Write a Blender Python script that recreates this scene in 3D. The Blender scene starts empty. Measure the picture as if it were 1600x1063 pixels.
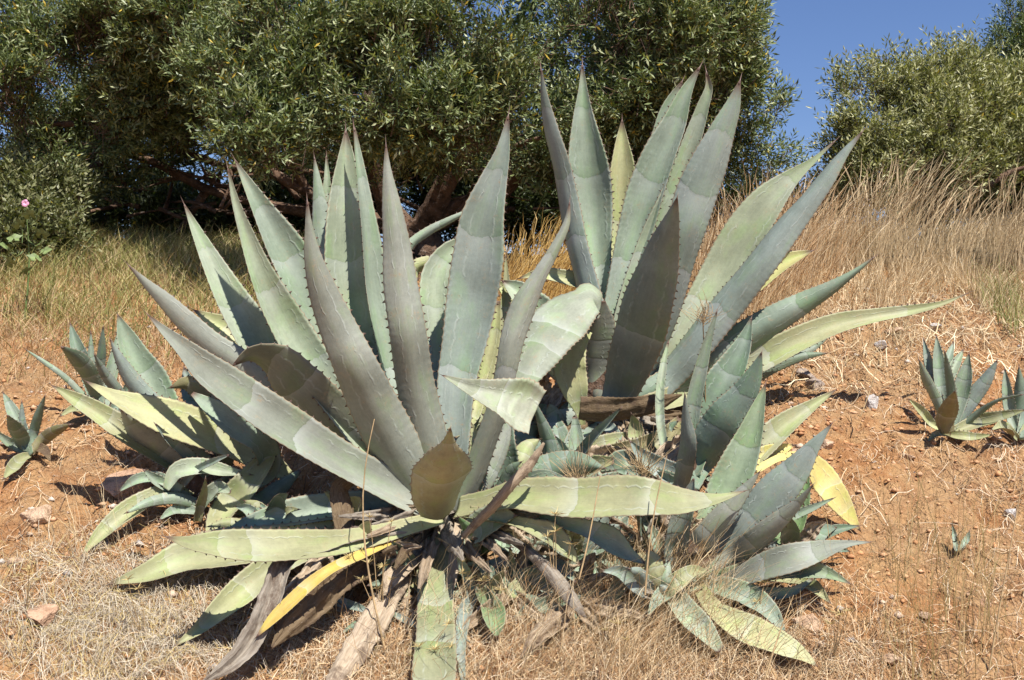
import bpy, math
import numpy as np

# ---------------------------------------------------------------- camera, sky, sun, exposure
scene = bpy.context.scene
COL = scene.collection
F = 1716.0                      # focal length in pixels of a 1600 px wide picture
CZ = 1.5                        # eye height
cam_d = bpy.data.cameras.new('camera')
cam_d.sensor_width = 36.0
cam_d.lens = 36.0 * F / 1600.0
cam_d.clip_start = 0.05
cam_d.clip_end = 2000
cam = bpy.data.objects.new('camera', cam_d)
cam.location = (0, 0, CZ)
cam.rotation_euler = (math.radians(90), 0, 0)
COL.objects.link(cam)
scene.camera = cam

SUN = np.array([0.29, -0.53, 1.0]); SUN = SUN / np.linalg.norm(SUN)     # direction towards the sun
elev = math.asin(SUN[2]); azim = math.atan2(SUN[0], SUN[1])
world = bpy.data.worlds.new('World'); scene.world = world
world.use_nodes = True
wn = world.node_tree; wn.nodes.clear()
wo = wn.nodes.new('ShaderNodeOutputWorld'); bg = wn.nodes.new('ShaderNodeBackground')
sky = wn.nodes.new('ShaderNodeTexSky'); sky.sky_type = 'NISHITA'; sky.sun_disc = False
sky.sun_elevation = elev; sky.sun_rotation = azim
sky.altitude = 400; sky.air_density = 1.15; sky.dust_density = 0.15; sky.ozone_density = 3.0
bg.inputs['Strength'].default_value = 0.074
tint = wn.nodes.new('ShaderNodeMix'); tint.data_type = 'RGBA'; tint.blend_type = 'MULTIPLY'; tint.inputs[0].default_value = 1.0
tint.inputs[7].default_value = (0.72, 0.785, 1.02, 1)
wn.links.new(sky.outputs['Color'], tint.inputs[6]); wn.links.new(tint.outputs[2], bg.inputs['Color']); wn.links.new(bg.outputs[0], wo.inputs[0])
sl = bpy.data.lights.new('sun', 'SUN'); sl.energy = 5.0; sl.angle = math.radians(0.53); sl.color = (1.0, 0.955, 0.89)
so = bpy.data.objects.new('sun', sl)
from mathutils import Vector
so.rotation_euler = Vector(SUN.tolist()).to_track_quat('Z', 'Y').to_euler()
so.location = (3, -5, 10)
COL.objects.link(so)
scene.view_settings.view_transform = 'Standard'
scene.view_settings.look = 'None'
scene.view_settings.exposure = 0.63
scene.view_settings.gamma = 1
scene.view_settings.use_curve_mapping = False
scene.cycles.max_bounces = 5
scene.cycles.diffuse_bounces = 2
scene.cycles.transparent_max_bounces = 4

rng = np.random.default_rng(7)

# ---------------------------------------------------------------- numeric helpers
_lat = np.random.default_rng(3).random((256, 256))
def vnoise(x, y):
    xi = np.floor(x).astype(int); yi = np.floor(y).astype(int)
    fx = x - xi; fy = y - yi
    fx = fx * fx * (3 - 2 * fx); fy = fy * fy * (3 - 2 * fy)
    a = _lat[xi & 255, yi & 255]; b = _lat[(xi + 1) & 255, yi & 255]
    c = _lat[xi & 255, (yi + 1) & 255]; d = _lat[(xi + 1) & 255, (yi + 1) & 255]
    return (a * (1 - fx) + b * fx) * (1 - fy) + (c * (1 - fx) + d * fx) * fy
def fbm(x, y, o=4, g=0.5):
    s = 0; a = 1; t = 0
    for i in range(o):
        s = s + a * (vnoise(x * 2 ** i + 17.3 * i, y * 2 ** i + 5.1 * i) - 0.5); t += a; a *= g
    return s / t * 2

def base_h(y):
    """the bank: road level near the camera, a 22 degree slope, then a plateau"""
    s = 0.40 * y - 0.783
    s = np.where(y > 6.6, 0.40 * 6.6 - 0.783 + 0.34 * (1 - np.exp(-(y - 6.6) / 0.85)), s)
    return np.maximum(s, -0.02)
def ground_h(x, y):
    x = np.asarray(x, float); y = np.asarray(y, float)
    near = np.clip((y - 1.6) / 1.0, 0, 1)
    h = base_h(y)
    h = h + near * (0.05 * fbm(x * 0.9, y * 0.9, 2) + 0.035 * fbm(x * 3.1 + 4, y * 3.1, 3))
    far = np.clip((y - 30) / 60, 0, 1)
    return h + far * 0.5 * fbm(x * 0.03, y * 0.03, 2)
def ground_fine(x, y):
    near = np.clip((y - 1.6) / 1.0, 0, 1)
    r = fbm(x * 11, y * 11, 4, 0.6)
    ridge = np.abs(fbm(x * 6 + 9, y * 6 + 2, 3))
    return ground_h(x, y) + near * (0.038 * r - 0.042 * np.exp(-ridge * 10) + 0.018 * np.maximum(0, fbm(x * 24, y * 24, 2)))
def ground_depth(px, py):
    """distance along the view axis at which the ray through a pixel meets the bank"""
    lo, hi = 1.8, 40.0
    ds = np.linspace(lo, hi, 3000)
    X = (px - 800) / F * ds; Z = CZ - (py - 531.5) / F * ds
    below = np.nonzero(Z < ground_h(X, ds))[0]
    return float(ds[below[0]]) if len(below) else 12.0
def unp(px, py, d):
    px = np.asarray(px, float); py = np.asarray(py, float); d = np.asarray(d, float)
    return np.stack([(px - 800) / F * d, d + 0 * px, CZ - (py - 531.5) / F * d], -1)
def gpt(px, py):
    d = ground_depth(px, py); p = unp(px, py, d); return np.array([p[0], p[1], float(ground_h(p[0], p[1]))])
def norm(v): return v / np.maximum(np.linalg.norm(v, axis=-1, keepdims=True), 1e-9)

def make_mesh(name, verts, loops, sizes, mats, smooth=False, uv=None, col=None, mat_idx=None):
    me = bpy.data.meshes.new(name)
    verts = np.asarray(verts, np.float32); loops = np.asarray(loops, np.int32).ravel(); sizes = np.asarray(sizes, np.int32)
    me.vertices.add(len(verts)); me.vertices.foreach_set('co', verts.ravel())
    me.loops.add(len(loops)); me.loops.foreach_set('vertex_index', loops)
    me.polygons.add(len(sizes))
    st = np.zeros(len(sizes), np.int32); st[1:] = np.cumsum(sizes)[:-1]
    me.polygons.foreach_set('loop_start', st)
    try: me.polygons.foreach_set('loop_total', sizes)
    except Exception: pass
    me.polygons.foreach_set('use_smooth', np.full(len(sizes), smooth, bool))
    for m in mats: me.materials.append(m)
    if mat_idx is not None: me.polygons.foreach_set('material_index', np.asarray(mat_idx, np.int32))
    me.update(calc_edges=True)
    if uv is not None:
        l = me.uv_layers.new(name='UVMap'); l.data.foreach_set('uv', np.asarray(uv, np.float32)[loops].ravel())
    if col is not None:
        c = me.color_attributes.new('Col', 'FLOAT_COLOR', 'POINT')
        cc = np.ones((len(verts), 4), np.float32); cc[:, :3] = col; c.data.foreach_set('color', cc.ravel())
    me.validate(verbose=False)
    return me
def add_obj(name, me, parent=None, loc=(0, 0, 0)):
    o = bpy.data.objects.new(name, me); COL.objects.link(o); o.location = loc
    if parent is not None: o.parent = parent
    return o
def tag(o, label=None, cat=None, group=None, kind=None):
    if label: o['label'] = label
    if cat: o['category'] = cat
    if group: o['group'] = group
    if kind: o['kind'] = kind
    return o
def thing(name, label, cat, loc, group=None):
    o = bpy.data.objects.new(name, None); o.empty_display_size = 0.1; COL.objects.link(o); o.location = loc
    return tag(o, label, cat, group)

# ---------------------------------------------------------------- materials
class NT:
    def __init__(s, name):
        s.m = bpy.data.materials.new(name); s.m.use_nodes = True; s.t = s.m.node_tree; s.t.nodes.clear()
        s.out = s.n('ShaderNodeOutputMaterial')
    def n(s, typ, **kw):
        nd = s.t.nodes.new(typ)
        for k, v in kw.items(): setattr(nd, k, v)
        return nd
    def put(s, sock, v):
        if hasattr(v, 'is_output') or isinstance(v, bpy.types.NodeSocket): s.t.links.new(v, sock)
        else: sock.default_value = v
    def math(s, op, a, b=0.0, c=None, clamp=False):
        nd = s.n('ShaderNodeMath', operation=op, use_clamp=clamp); s.put(nd.inputs[0], a); s.put(nd.inputs[1], b)
        if c is not None: s.put(nd.inputs[2], c)
        return nd.outputs[0]
    def mix(s, f, a, b, mode='MIX'):
        nd = s.n('ShaderNodeMix', data_type='RGBA', blend_type=mode)
        s.put(nd.inputs['Factor'], f)
        s.put([i for i in nd.inputs if i.name == 'A' and i.type == 'RGBA'][0], a)
        s.put([i for i in nd.inputs if i.name == 'B' and i.type == 'RGBA'][0], b)
        return [o for o in nd.outputs if o.type == 'RGBA'][0]
    def noise(s, vec, scale, detail=4, rough=0.55):
        nd = s.n('ShaderNodeTexNoise'); s.put(nd.inputs['Vector'], vec); nd.inputs['Scale'].default_value = scale
        nd.inputs['Detail'].default_value = detail; nd.inputs['Roughness'].default_value = rough; return nd.outputs['Fac']
    def ramp(s, f, stops):
        nd = s.n('ShaderNodeValToRGB'); s.put(nd.inputs[0], f); e = nd.color_ramp.elements
        while len(e) < len(stops): e.new(0.5)
        for i, (p, c) in enumerate(stops):
            e[i].position = p; e[i].color = (c, c, c, 1) if not isinstance(c, tuple) else (*c, 1)
        return nd.outputs[0]
    def smooth(s, v, a, b, lo=0.0, hi=1.0):
        nd = s.n('ShaderNodeMapRange', interpolation_type='SMOOTHSTEP'); s.put(nd.inputs[0], v)
        for i, x in zip((1, 2, 3, 4), (a, b, lo, hi)): nd.inputs[i].default_value = x
        return nd.outputs[0]
    def bsdf(s, color, rough=0.6, spec=0.3, normal=None, transl=0.0, tcol=None):
        p = s.n('ShaderNodeBsdfPrincipled'); s.put(p.inputs['Base Color'], color); s.put(p.inputs['Roughness'], rough)
        s.put(p.inputs['Specular IOR Level'], spec)
        if normal is not None: s.put(p.inputs['Normal'], normal)
        if transl:
            t = s.n('ShaderNodeBsdfTranslucent'); s.put(t.inputs['Color'], tcol if tcol is not None else color)
            mx = s.n('ShaderNodeMixShader'); mx.inputs[0].default_value = transl
            s.t.links.new(p.outputs[0], mx.inputs[1]); s.t.links.new(t.outputs[0], mx.inputs[2]); s.t.links.new(mx.outputs[0], s.out.inputs[0])
        else: s.t.links.new(p.outputs[0], s.out.inputs[0])
        return s.m
    def bump(s, h, strength=0.3, dist=0.01, normal=None):
        b = s.n('ShaderNodeBump'); b.inputs['Strength'].default_value = strength; b.inputs['Distance'].default_value = dist
        s.put(b.inputs['Height'], h)
        if normal is not None: s.put(b.inputs['Normal'], normal)
        return b.outputs[0]

def agave_material():
    s = NT('agave_leaf_skin')
    oi = s.n('ShaderNodeObjectInfo'); uv = s.n('ShaderNodeUVMap'); tc = s.n('ShaderNodeTexCoord')
    sp = s.n('ShaderNodeSeparateXYZ'); s.put(sp.inputs[0], uv.outputs[0])
    S, U = sp.outputs[0], sp.outputs[1]                       # S: base 0 .. tip 1;  U: 0..1 across
    u = s.math('ABSOLUTE', s.math('MULTIPLY', s.math('SUBTRACT', U, 0.5), 2.0))
    R = oi.outputs['Random']
    base = s.mix(1.0, oi.outputs['Color'], (0.835, 0.81, 0.745, 1), 'MULTIPLY')
    vec = s.n('ShaderNodeCombineXYZ'); s.put(vec.inputs[0], s.math('MULTIPLY', S, 2.2)); s.put(vec.inputs[1], s.math('MULTIPLY', U, 9.0)); s.put(vec.inputs[2], s.math('MULTIPLY', R, 50))
    streak = s.noise(vec.outputs[0], 3.0, 5, 0.6)
    vec2 = s.n('ShaderNodeCombineXYZ'); s.put(vec2.inputs[0], s.math('MULTIPLY', S, 5)); s.put(vec2.inputs[1], s.math('MULTIPLY', U, 1.6)); s.put(vec2.inputs[2], s.math('MULTIPLY', R, 31))
    blot = s.noise(vec2.outputs[0], 1.3, 5, 0.6)
    fine = s.noise(tc.outputs['Object'], 90, 5, 0.7)
    mid = s.noise(tc.outputs['Object'], 17, 4, 0.6)
    val = s.math('ADD', s.math('MULTIPLY', streak, 0.22), s.math('MULTIPLY', blot, 0.80))
    val = s.math('ADD', val, s.math('MULTIPLY', fine, 0.44))
    val = s.math('ADD', val, s.math('MULTIPLY', mid, 0.30))
    val = s.math('ADD', val, 0.13)
    c = s.mix(1.0, base, s.n('ShaderNodeCombineColor').outputs[0], 'MULTIPLY') if False else base
    gv = s.n('ShaderNodeCombineXYZ')
    for i in range(3): s.put(gv.inputs[i], val)
    c = s.mix(1.0, c, gv.outputs[0], 'MULTIPLY')
    # greener patches, where the bloom is rubbed off
    c = s.mix(s.math('MULTIPLY', s.smooth(blot, 0.46, 0.68), 0.75), c, s.mix(1.0, c, (0.80, 0.95, 0.70, 1), 'MULTIPLY'))
    c = s.mix(s.math('MULTIPLY', s.smooth(mid, 0.52, 0.7), 0.25), c, s.mix(1.0, c, (0.93, 0.80, 0.66, 1), 'MULTIPLY'))
    big = s.noise(tc.outputs['Object'], 3.2, 4, 0.6)
    c = s.mix(s.math('MULTIPLY', s.smooth(big, 0.42, 0.62), 0.8), c, s.mix(1.0, c, (0.76, 0.76, 0.73, 1), 'MULTIPLY'))
    c = s.mix(s.math('MULTIPLY', s.smooth(big, 0.45, 0.30), 0.45), c, s.mix(1.0, c, (1.12, 1.07, 1.10, 1), 'MULTIPLY'))
    # growth bands: white bloom below each line, bare green above
    h = None
    wob = s.math('ADD', s.math('MULTIPLY', s.math('SUBTRACT', blot, 0.5), 0.05), s.math('MULTIPLY', s.math('SUBTRACT', mid, 0.5), 0.012))
    for k, (s0, rr) in enumerate(((0.36, 0.12), (0.60, 0.10), (0.82, 0.06))):
        pos = s.math('ADD', s.math('MULTIPLY', s.math('FRACT', s.math('MULTIPLY', R, 7.3 + 11.7 * k)), rr), s0)
        t = s.math('SUBTRACT', s.math('ADD', S, wob), pos)
        t = s.math('ADD', t, s.math('MULTIPLY', s.math('MULTIPLY', u, u), 0.016 if k != 1 else -0.022))
        below = s.math('MULTIPLY', s.math('LESS_THAN', t, 0.0), s.math('EXPONENT', s.math('MULTIPLY', t, 26.0)))
        above = s.math('MULTIPLY', s.math('GREATER_THAN', t, 0.0), s.math('EXPONENT', s.math('MULTIPLY', t, -16.0)))
        act = s.math('GREATER_THAN', s.math('FRACT', s.math('MULTIPLY', R, 23.1 + 5.3 * k)), (0.1, 0.3, 0.5)[k])
        below = s.math('MULTIPLY', below, act); above = s.math('MULTIPLY', above, act)
        c = s.mix(s.math('MULTIPLY', below, (0.36, 0.27, 0.20)[k]), c, (0.54, 0.57, 0.54, 1))
        c = s.mix(s.math('MULTIPLY', above, 0.36), c, s.mix(1.0, c, (0.80, 0.93, 0.74, 1), 'MULTIPLY'))
        line = s.smooth(s.math('ABSOLUTE', t), 0.0, 0.006, 1.0, 0.0)
        c = s.mix(s.math('MULTIPLY', line, 0.05), c, s.mix(1.0, c, (0.6, 0.66, 0.6, 1), 'MULTIPLY'))
        st = s.math('MULTIPLY', s.smooth(t, -0.008, 0.008, 0.0, 1.0), act)
        h = st if h is None else s.math('ADD', h, st)
    # imprints of the neighbouring leaves' margins: scalloped lines along the leaf
    nt = s.math('ADD', 15, s.math('MULTIPLY', R, 9))
    wave = s.math('ABSOLUTE', s.math('SINE', s.math('MULTIPLY', S, s.math('MULTIPLY', nt, 3.14159))))
    off = s.math('ADD', 0.50, s.math('MULTIPLY', s.math('SUBTRACT', R, 0.5), 0.25))
    off = s.math('ADD', off, s.math('MULTIPLY', S, -0.10))
    line_u = s.math('ADD', off, s.math('MULTIPLY', s.math('SQRT', wave), 0.11))
    du = s.math('ABSOLUTE', s.math('SUBTRACT', u, line_u))
    gate = s.smooth(s.noise(vec2.outputs[0], 4.3, 3), 0.42, 0.62)
    imp = s.math('MULTIPLY', s.smooth(du, 0.0, 0.075, 1.0, 0.0), gate)
    imp = s.math('MULTIPLY', imp, s.smooth(S, 0.80, 0.9, 1.0, 0.0))
    c = s.mix(s.math('MULTIPLY', imp, 0.27), c, (0.50, 0.54, 0.49, 1))
    # dust, scars
    sc = s.n('ShaderNodeTexVoronoi'); s.put(sc.inputs['Vector'], tc.outputs['Object']); sc.inputs['Scale'].default_value = 55
    dots = s.math('MULTIPLY', s.smooth(sc.outputs['Distance'], 0.05, 0.13, 1.0, 0.0), s.smooth(mid, 0.50, 0.62))
    c = s.mix(s.math('MULTIPLY', dots, 0.55), c, (0.16, 0.11, 0.06, 1))
    scar = s.math('MULTIPLY', s.smooth(fine, 0.52, 0.64), s.smooth(mid, 0.55, 0.66))
    c = s.mix(s.math('MULTIPLY', scar, 0.65), c, (0.33, 0.25, 0.16, 1))
    # pale scratches along the blade
    vs = s.n('ShaderNodeCombineXYZ'); s.put(vs.inputs[0], s.math('MULTIPLY', S, 5)); s.put(vs.inputs[1], s.math('MULTIPLY', U, 60)); s.put(vs.inputs[2], s.math('MULTIPLY', R, 90))
    scr = s.smooth(s.noise(vs.outputs[0], 1.6, 3, 0.6), 0.66, 0.74)
    c = s.mix(s.math('MULTIPLY', scr, 0.35), c, (0.50, 0.52, 0.45, 1))
    # margin and tip
    c = s.mix(s.smooth(s.math('ADD', u, s.math('MULTIPLY', fine, 0.03)), 0.965, 1.0), c, (0.30, 0.24, 0.16, 1))
    c = s.mix(s.smooth(s.math('ADD', S, s.math('MULTIPLY', blot, 0.06)), 0.97, 1.03), c, (0.14, 0.085, 0.06, 1))
    hh = s.math('ADD', s.math('MULTIPLY', h, 0.35), s.math('MULTIPLY', imp, 0.45))
    hh = s.math('ADD', hh, s.math('MULTIPLY', streak, 0.12))
    hh = s.math('ADD', hh, s.math('MULTIPLY', fine, 0.22))
    nrm = s.bump(hh, 0.5, 0.005)
    return s.bsdf(c, s.math('ADD', 0.50, s.math('MULTIPLY', fine, 0.12)), 0.32, nrm, 0.05)
M_AGAVE = agave_material()

def dry_material():
    s = NT('dry_agave_leaf')
    oi = s.n('ShaderNodeObjectInfo'); uv = s.n('ShaderNodeUVMap'); tc = s.n('ShaderNodeTexCoord')
    sp = s.n('ShaderNodeSeparateXYZ'); s.put(sp.inputs[0], uv.outputs[0])
    vec = s.n('ShaderNodeCombineXYZ'); s.put(vec.inputs[0], s.math('MULTIPLY', sp.outputs[0], 4.5)); s.put(vec.inputs[1], s.math('MULTIPLY', sp.outputs[1], 5)); s.put(vec.inputs[2], s.math('MULTIPLY', oi.outputs['Random'], 40))
    st = s.noise(vec.outputs[0], 3, 6, 0.65); bl = s.noise(tc.outputs['Object'], 14, 5, 0.65); fi = s.noise(tc.outputs['Object'], 120, 3)
    c = s.mix(s.smooth(st, 0.3, 0.7), s.mix(1.0, oi.outputs['Color'], (0.62, 0.58, 0.55, 1), 'MULTIPLY'), oi.outputs['Color'])
    c = s.mix(s.math('MULTIPLY', s.smooth(bl, 0.5, 0.66), 0.75), c, (0.10, 0.065, 0.045, 1))
    c = s.mix(s.math('MULTIPLY', s.smooth(fi, 0.6, 0.75), 0.5), c, (0.42, 0.34, 0.26, 1))
    nrm = s.bump(s.math('ADD', st, s.math('MULTIPLY', bl, 0.7)), 0.6, 0.008)
    return s.bsdf(c, 0.8, 0.15, nrm)
M_DRY = dry_material()

def simple(name, color, rough=0.6, spec=0.3, nscale=0, var=0.3, bump=0.0):
    s = NT(name)
    if nscale:
        tc = s.n('ShaderNodeTexCoord'); f = s.noise(tc.outputs['Object'], nscale, 5, 0.6)
        lo = tuple(c * (1 - var) for c in color) + (1,); hi = tuple(min(1, c * (1 + var)) for c in color) + (1,)
        c = s.mix(s.smooth(f, 0.3, 0.7), lo, hi)
        return s.bsdf(c, rough, spec, s.bump(f, bump, 0.02) if bump else None)
    return s.bsdf((*color, 1), rough, spec)
M_SPINE = simple('agave_spine_horn', (0.13, 0.08, 0.06), 0.4, 0.4)

def attr_mat(name, rough=0.5, spec=0.3, transl=0.0, tint=(1.0, 1.0, 0.5)):
    s = NT(name); a = s.n('ShaderNodeAttribute', attribute_name='Col')
    tcol = s.mix(1.0, a.outputs['Color'], (*tint, 1), 'MULTIPLY') if transl else None
    return s.bsdf(a.outputs['Color'], rough, spec, None, transl, tcol)
M_FOL = attr_mat('tree_foliage', 0.45, 0.4, 0.15, (1.3, 1.5, 0.5))
M_GRASS = attr_mat('dry_grass_blades', 0.6, 0.25, 0.22, (1.1, 1.0, 0.7))
M_LITTER = attr_mat('dry_stems', 0.75, 0.15)

def bark_material():
    s = NT('reddish_bark'); tc = s.n('ShaderNodeTexCoord')
    f = s.noise(tc.outputs['Object'], 9, 6, 0.7); g = s.noise(tc.outputs['Object'], 40, 4, 0.6)
    c = s.mix(s.smooth(f, 0.3, 0.7), (0.05, 0.032, 0.022, 1), (0.21, 0.13, 0.085, 1))
    c = s.mix(s.math('MULTIPLY', s.smooth(g, 0.55, 0.7), 0.5), c, (0.33, 0.28, 0.24, 1))
    return s.bsdf(c, 0.85, 0.15, s.bump(s.math('ADD', f, s.math('MULTIPLY', g, 0.4)), 1.0, 0.03))
M_BARK = bark_material()

def soil_material():
    s = NT('orange_stony_soil'); tc = s.n('ShaderNodeTexCoord'); P = tc.outputs['Object']
    a = s.noise(P, 1.6, 5, 0.6); b = s.noise(P, 9, 6, 0.65); f = s.noise(P, 55, 5, 0.7); g = s.noise(P, 210, 3, 0.6)
    c = s.mix(s.smooth(a, 0.38, 0.62), (0.56, 0.27, 0.105, 1), (0.55, 0.36, 0.19, 1))
    c = s.mix(s.smooth(b, 0.35, 0.68), c, (0.58, 0.35, 0.165, 1))
    c = s.mix(s.math('MULTIPLY', s.smooth(b, 0.55, 0.38), 0.6), c, (0.36, 0.165, 0.07, 1))
    cr = s.n('ShaderNodeTexVoronoi', feature='DISTANCE_TO_EDGE'); s.put(cr.inputs['Vector'], P); cr.inputs['Scale'].default_value = 26
    c = s.mix(s.math('MULTIPLY', s.smooth(cr.outputs['Distance'], 0.0, 0.08, 1.0, 0.0), s.math('MULTIPLY', s.smooth(b, 0.45, 0.6), 0.5)), c, (0.22, 0.11, 0.06, 1))
    c = s.mix(s.math('MULTIPLY', s.smooth(f, 0.55, 0.72), 0.55), c, (0.66, 0.50, 0.35, 1))
    c = s.mix(s.math('MULTIPLY', s.smooth(f, 0.42, 0.30), 0.5), c, (0.20, 0.105, 0.06, 1))
    v = s.n('ShaderNodeTexVoronoi'); s.put(v.inputs['Vector'], P); v.inputs['Scale'].default_value = 60
    hgt = s.math('ADD', s.math('MULTIPLY', b, 1.2), s.math('ADD', s.math('MULTIPLY', f, 0.8), s.math('MULTIPLY', g, 0.25)))
    hgt = s.math('ADD', hgt, s.math('MULTIPLY', s.smooth(v.outputs['Distance'], 0.0, 0.5, 1.0, 0.0), 0.3))
    # leaf mould away under the trees
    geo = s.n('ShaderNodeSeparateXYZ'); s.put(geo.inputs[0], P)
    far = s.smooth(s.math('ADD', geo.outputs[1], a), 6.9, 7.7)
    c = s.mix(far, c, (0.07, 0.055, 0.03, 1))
    return s.bsdf(c, 0.93, 0.1, s.bump(hgt, 1.0, 0.035))
M_SOIL = soil_material()
def stone_material():
    s = NT('pale_limestone'); tc = s.n('ShaderNodeTexCoord'); oi = s.n('ShaderNodeObjectInfo')
    f = s.noise(tc.outputs['Object'], 22, 6, 0.65); g = s.noise(tc.outputs['Object'], 90, 4, 0.6)
    c = s.mix(s.smooth(f, 0.32, 0.62), s.mix(1.0, oi.outputs['Color'], (0.62, 0.55, 0.5, 1), 'MULTIPLY'), oi.outputs['Color'])
    c = s.mix(s.math('MULTIPLY', s.smooth(g, 0.5, 0.72), 0.6), c, (0.42, 0.25, 0.15, 1))
    return s.bsdf(c, 0.9, 0.15, s.bump(s.math('ADD', f, s.math('MULTIPLY', g, 0.5)), 0.9, 0.02))
M_STONE = stone_material()

# ---------------------------------------------------------------- ground
def axis(a, b, step, outer, n):
    core = np.arange(a, b + 1e-6, step); g = (np.linspace(0, 1, n)[1:]) ** 2.2
    lo = a - g[::-1] * (a - outer[0]); hi = b + g * (outer[1] - b)
    return np.concatenate([lo, core, hi])
gx = axis(-3.9, 3.9, 0.0175, (-140, 140), 26); gy = axis(2.5, 8.0, 0.0175, (-30, 260), 26)
X, Y = np.meshgrid(gx, gy); Zg = ground_fine(X, Y)
nx, ny = len(gx), len(gy)
idx = np.arange(nx * ny).reshape(ny, nx)
q = np.stack([idx[:-1, :-1], idx[:-1, 1:], idx[1:, 1:], idx[1:, :-1]], -1).reshape(-1, 4)
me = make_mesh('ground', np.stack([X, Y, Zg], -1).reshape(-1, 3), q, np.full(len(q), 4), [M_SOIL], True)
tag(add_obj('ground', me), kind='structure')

# ---------------------------------------------------------------- agave leaves
def catmull(P, n):
    P = np.asarray(P, float)
    k = np.concatenate([[0], np.cumsum(np.hypot(*np.diff(P[:, :2], axis=0).T) + 1e-3)])
    t = np.linspace(0, k[-1], n); m = np.zeros_like(P)
    d = np.diff(P, axis=0) / np.diff(k)[:, None]
    m[0] = d[0]; m[-1] = d[-1]
    h0 = np.diff(k)[:-1, None]; h1 = np.diff(k)[1:, None]
    m[1:-1] = (d[:-1] * h1 + d[1:] * h0) / (h0 + h1)
    i = np.clip(np.searchsorted(k, t, 'right') - 1, 0, len(k) - 2)
    hh = (k[i + 1] - k[i])[:, None]; s = ((t - k[i])[:, None]) / hh
    return ((2 * s**3 - 3 * s**2 + 1) * P[i] + (s**3 - 2 * s**2 + s) * hh * m[i] + (-2 * s**3 + 3 * s**2) * P[i + 1] + (s**3 - s**2) * hh * m[i + 1])

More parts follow.
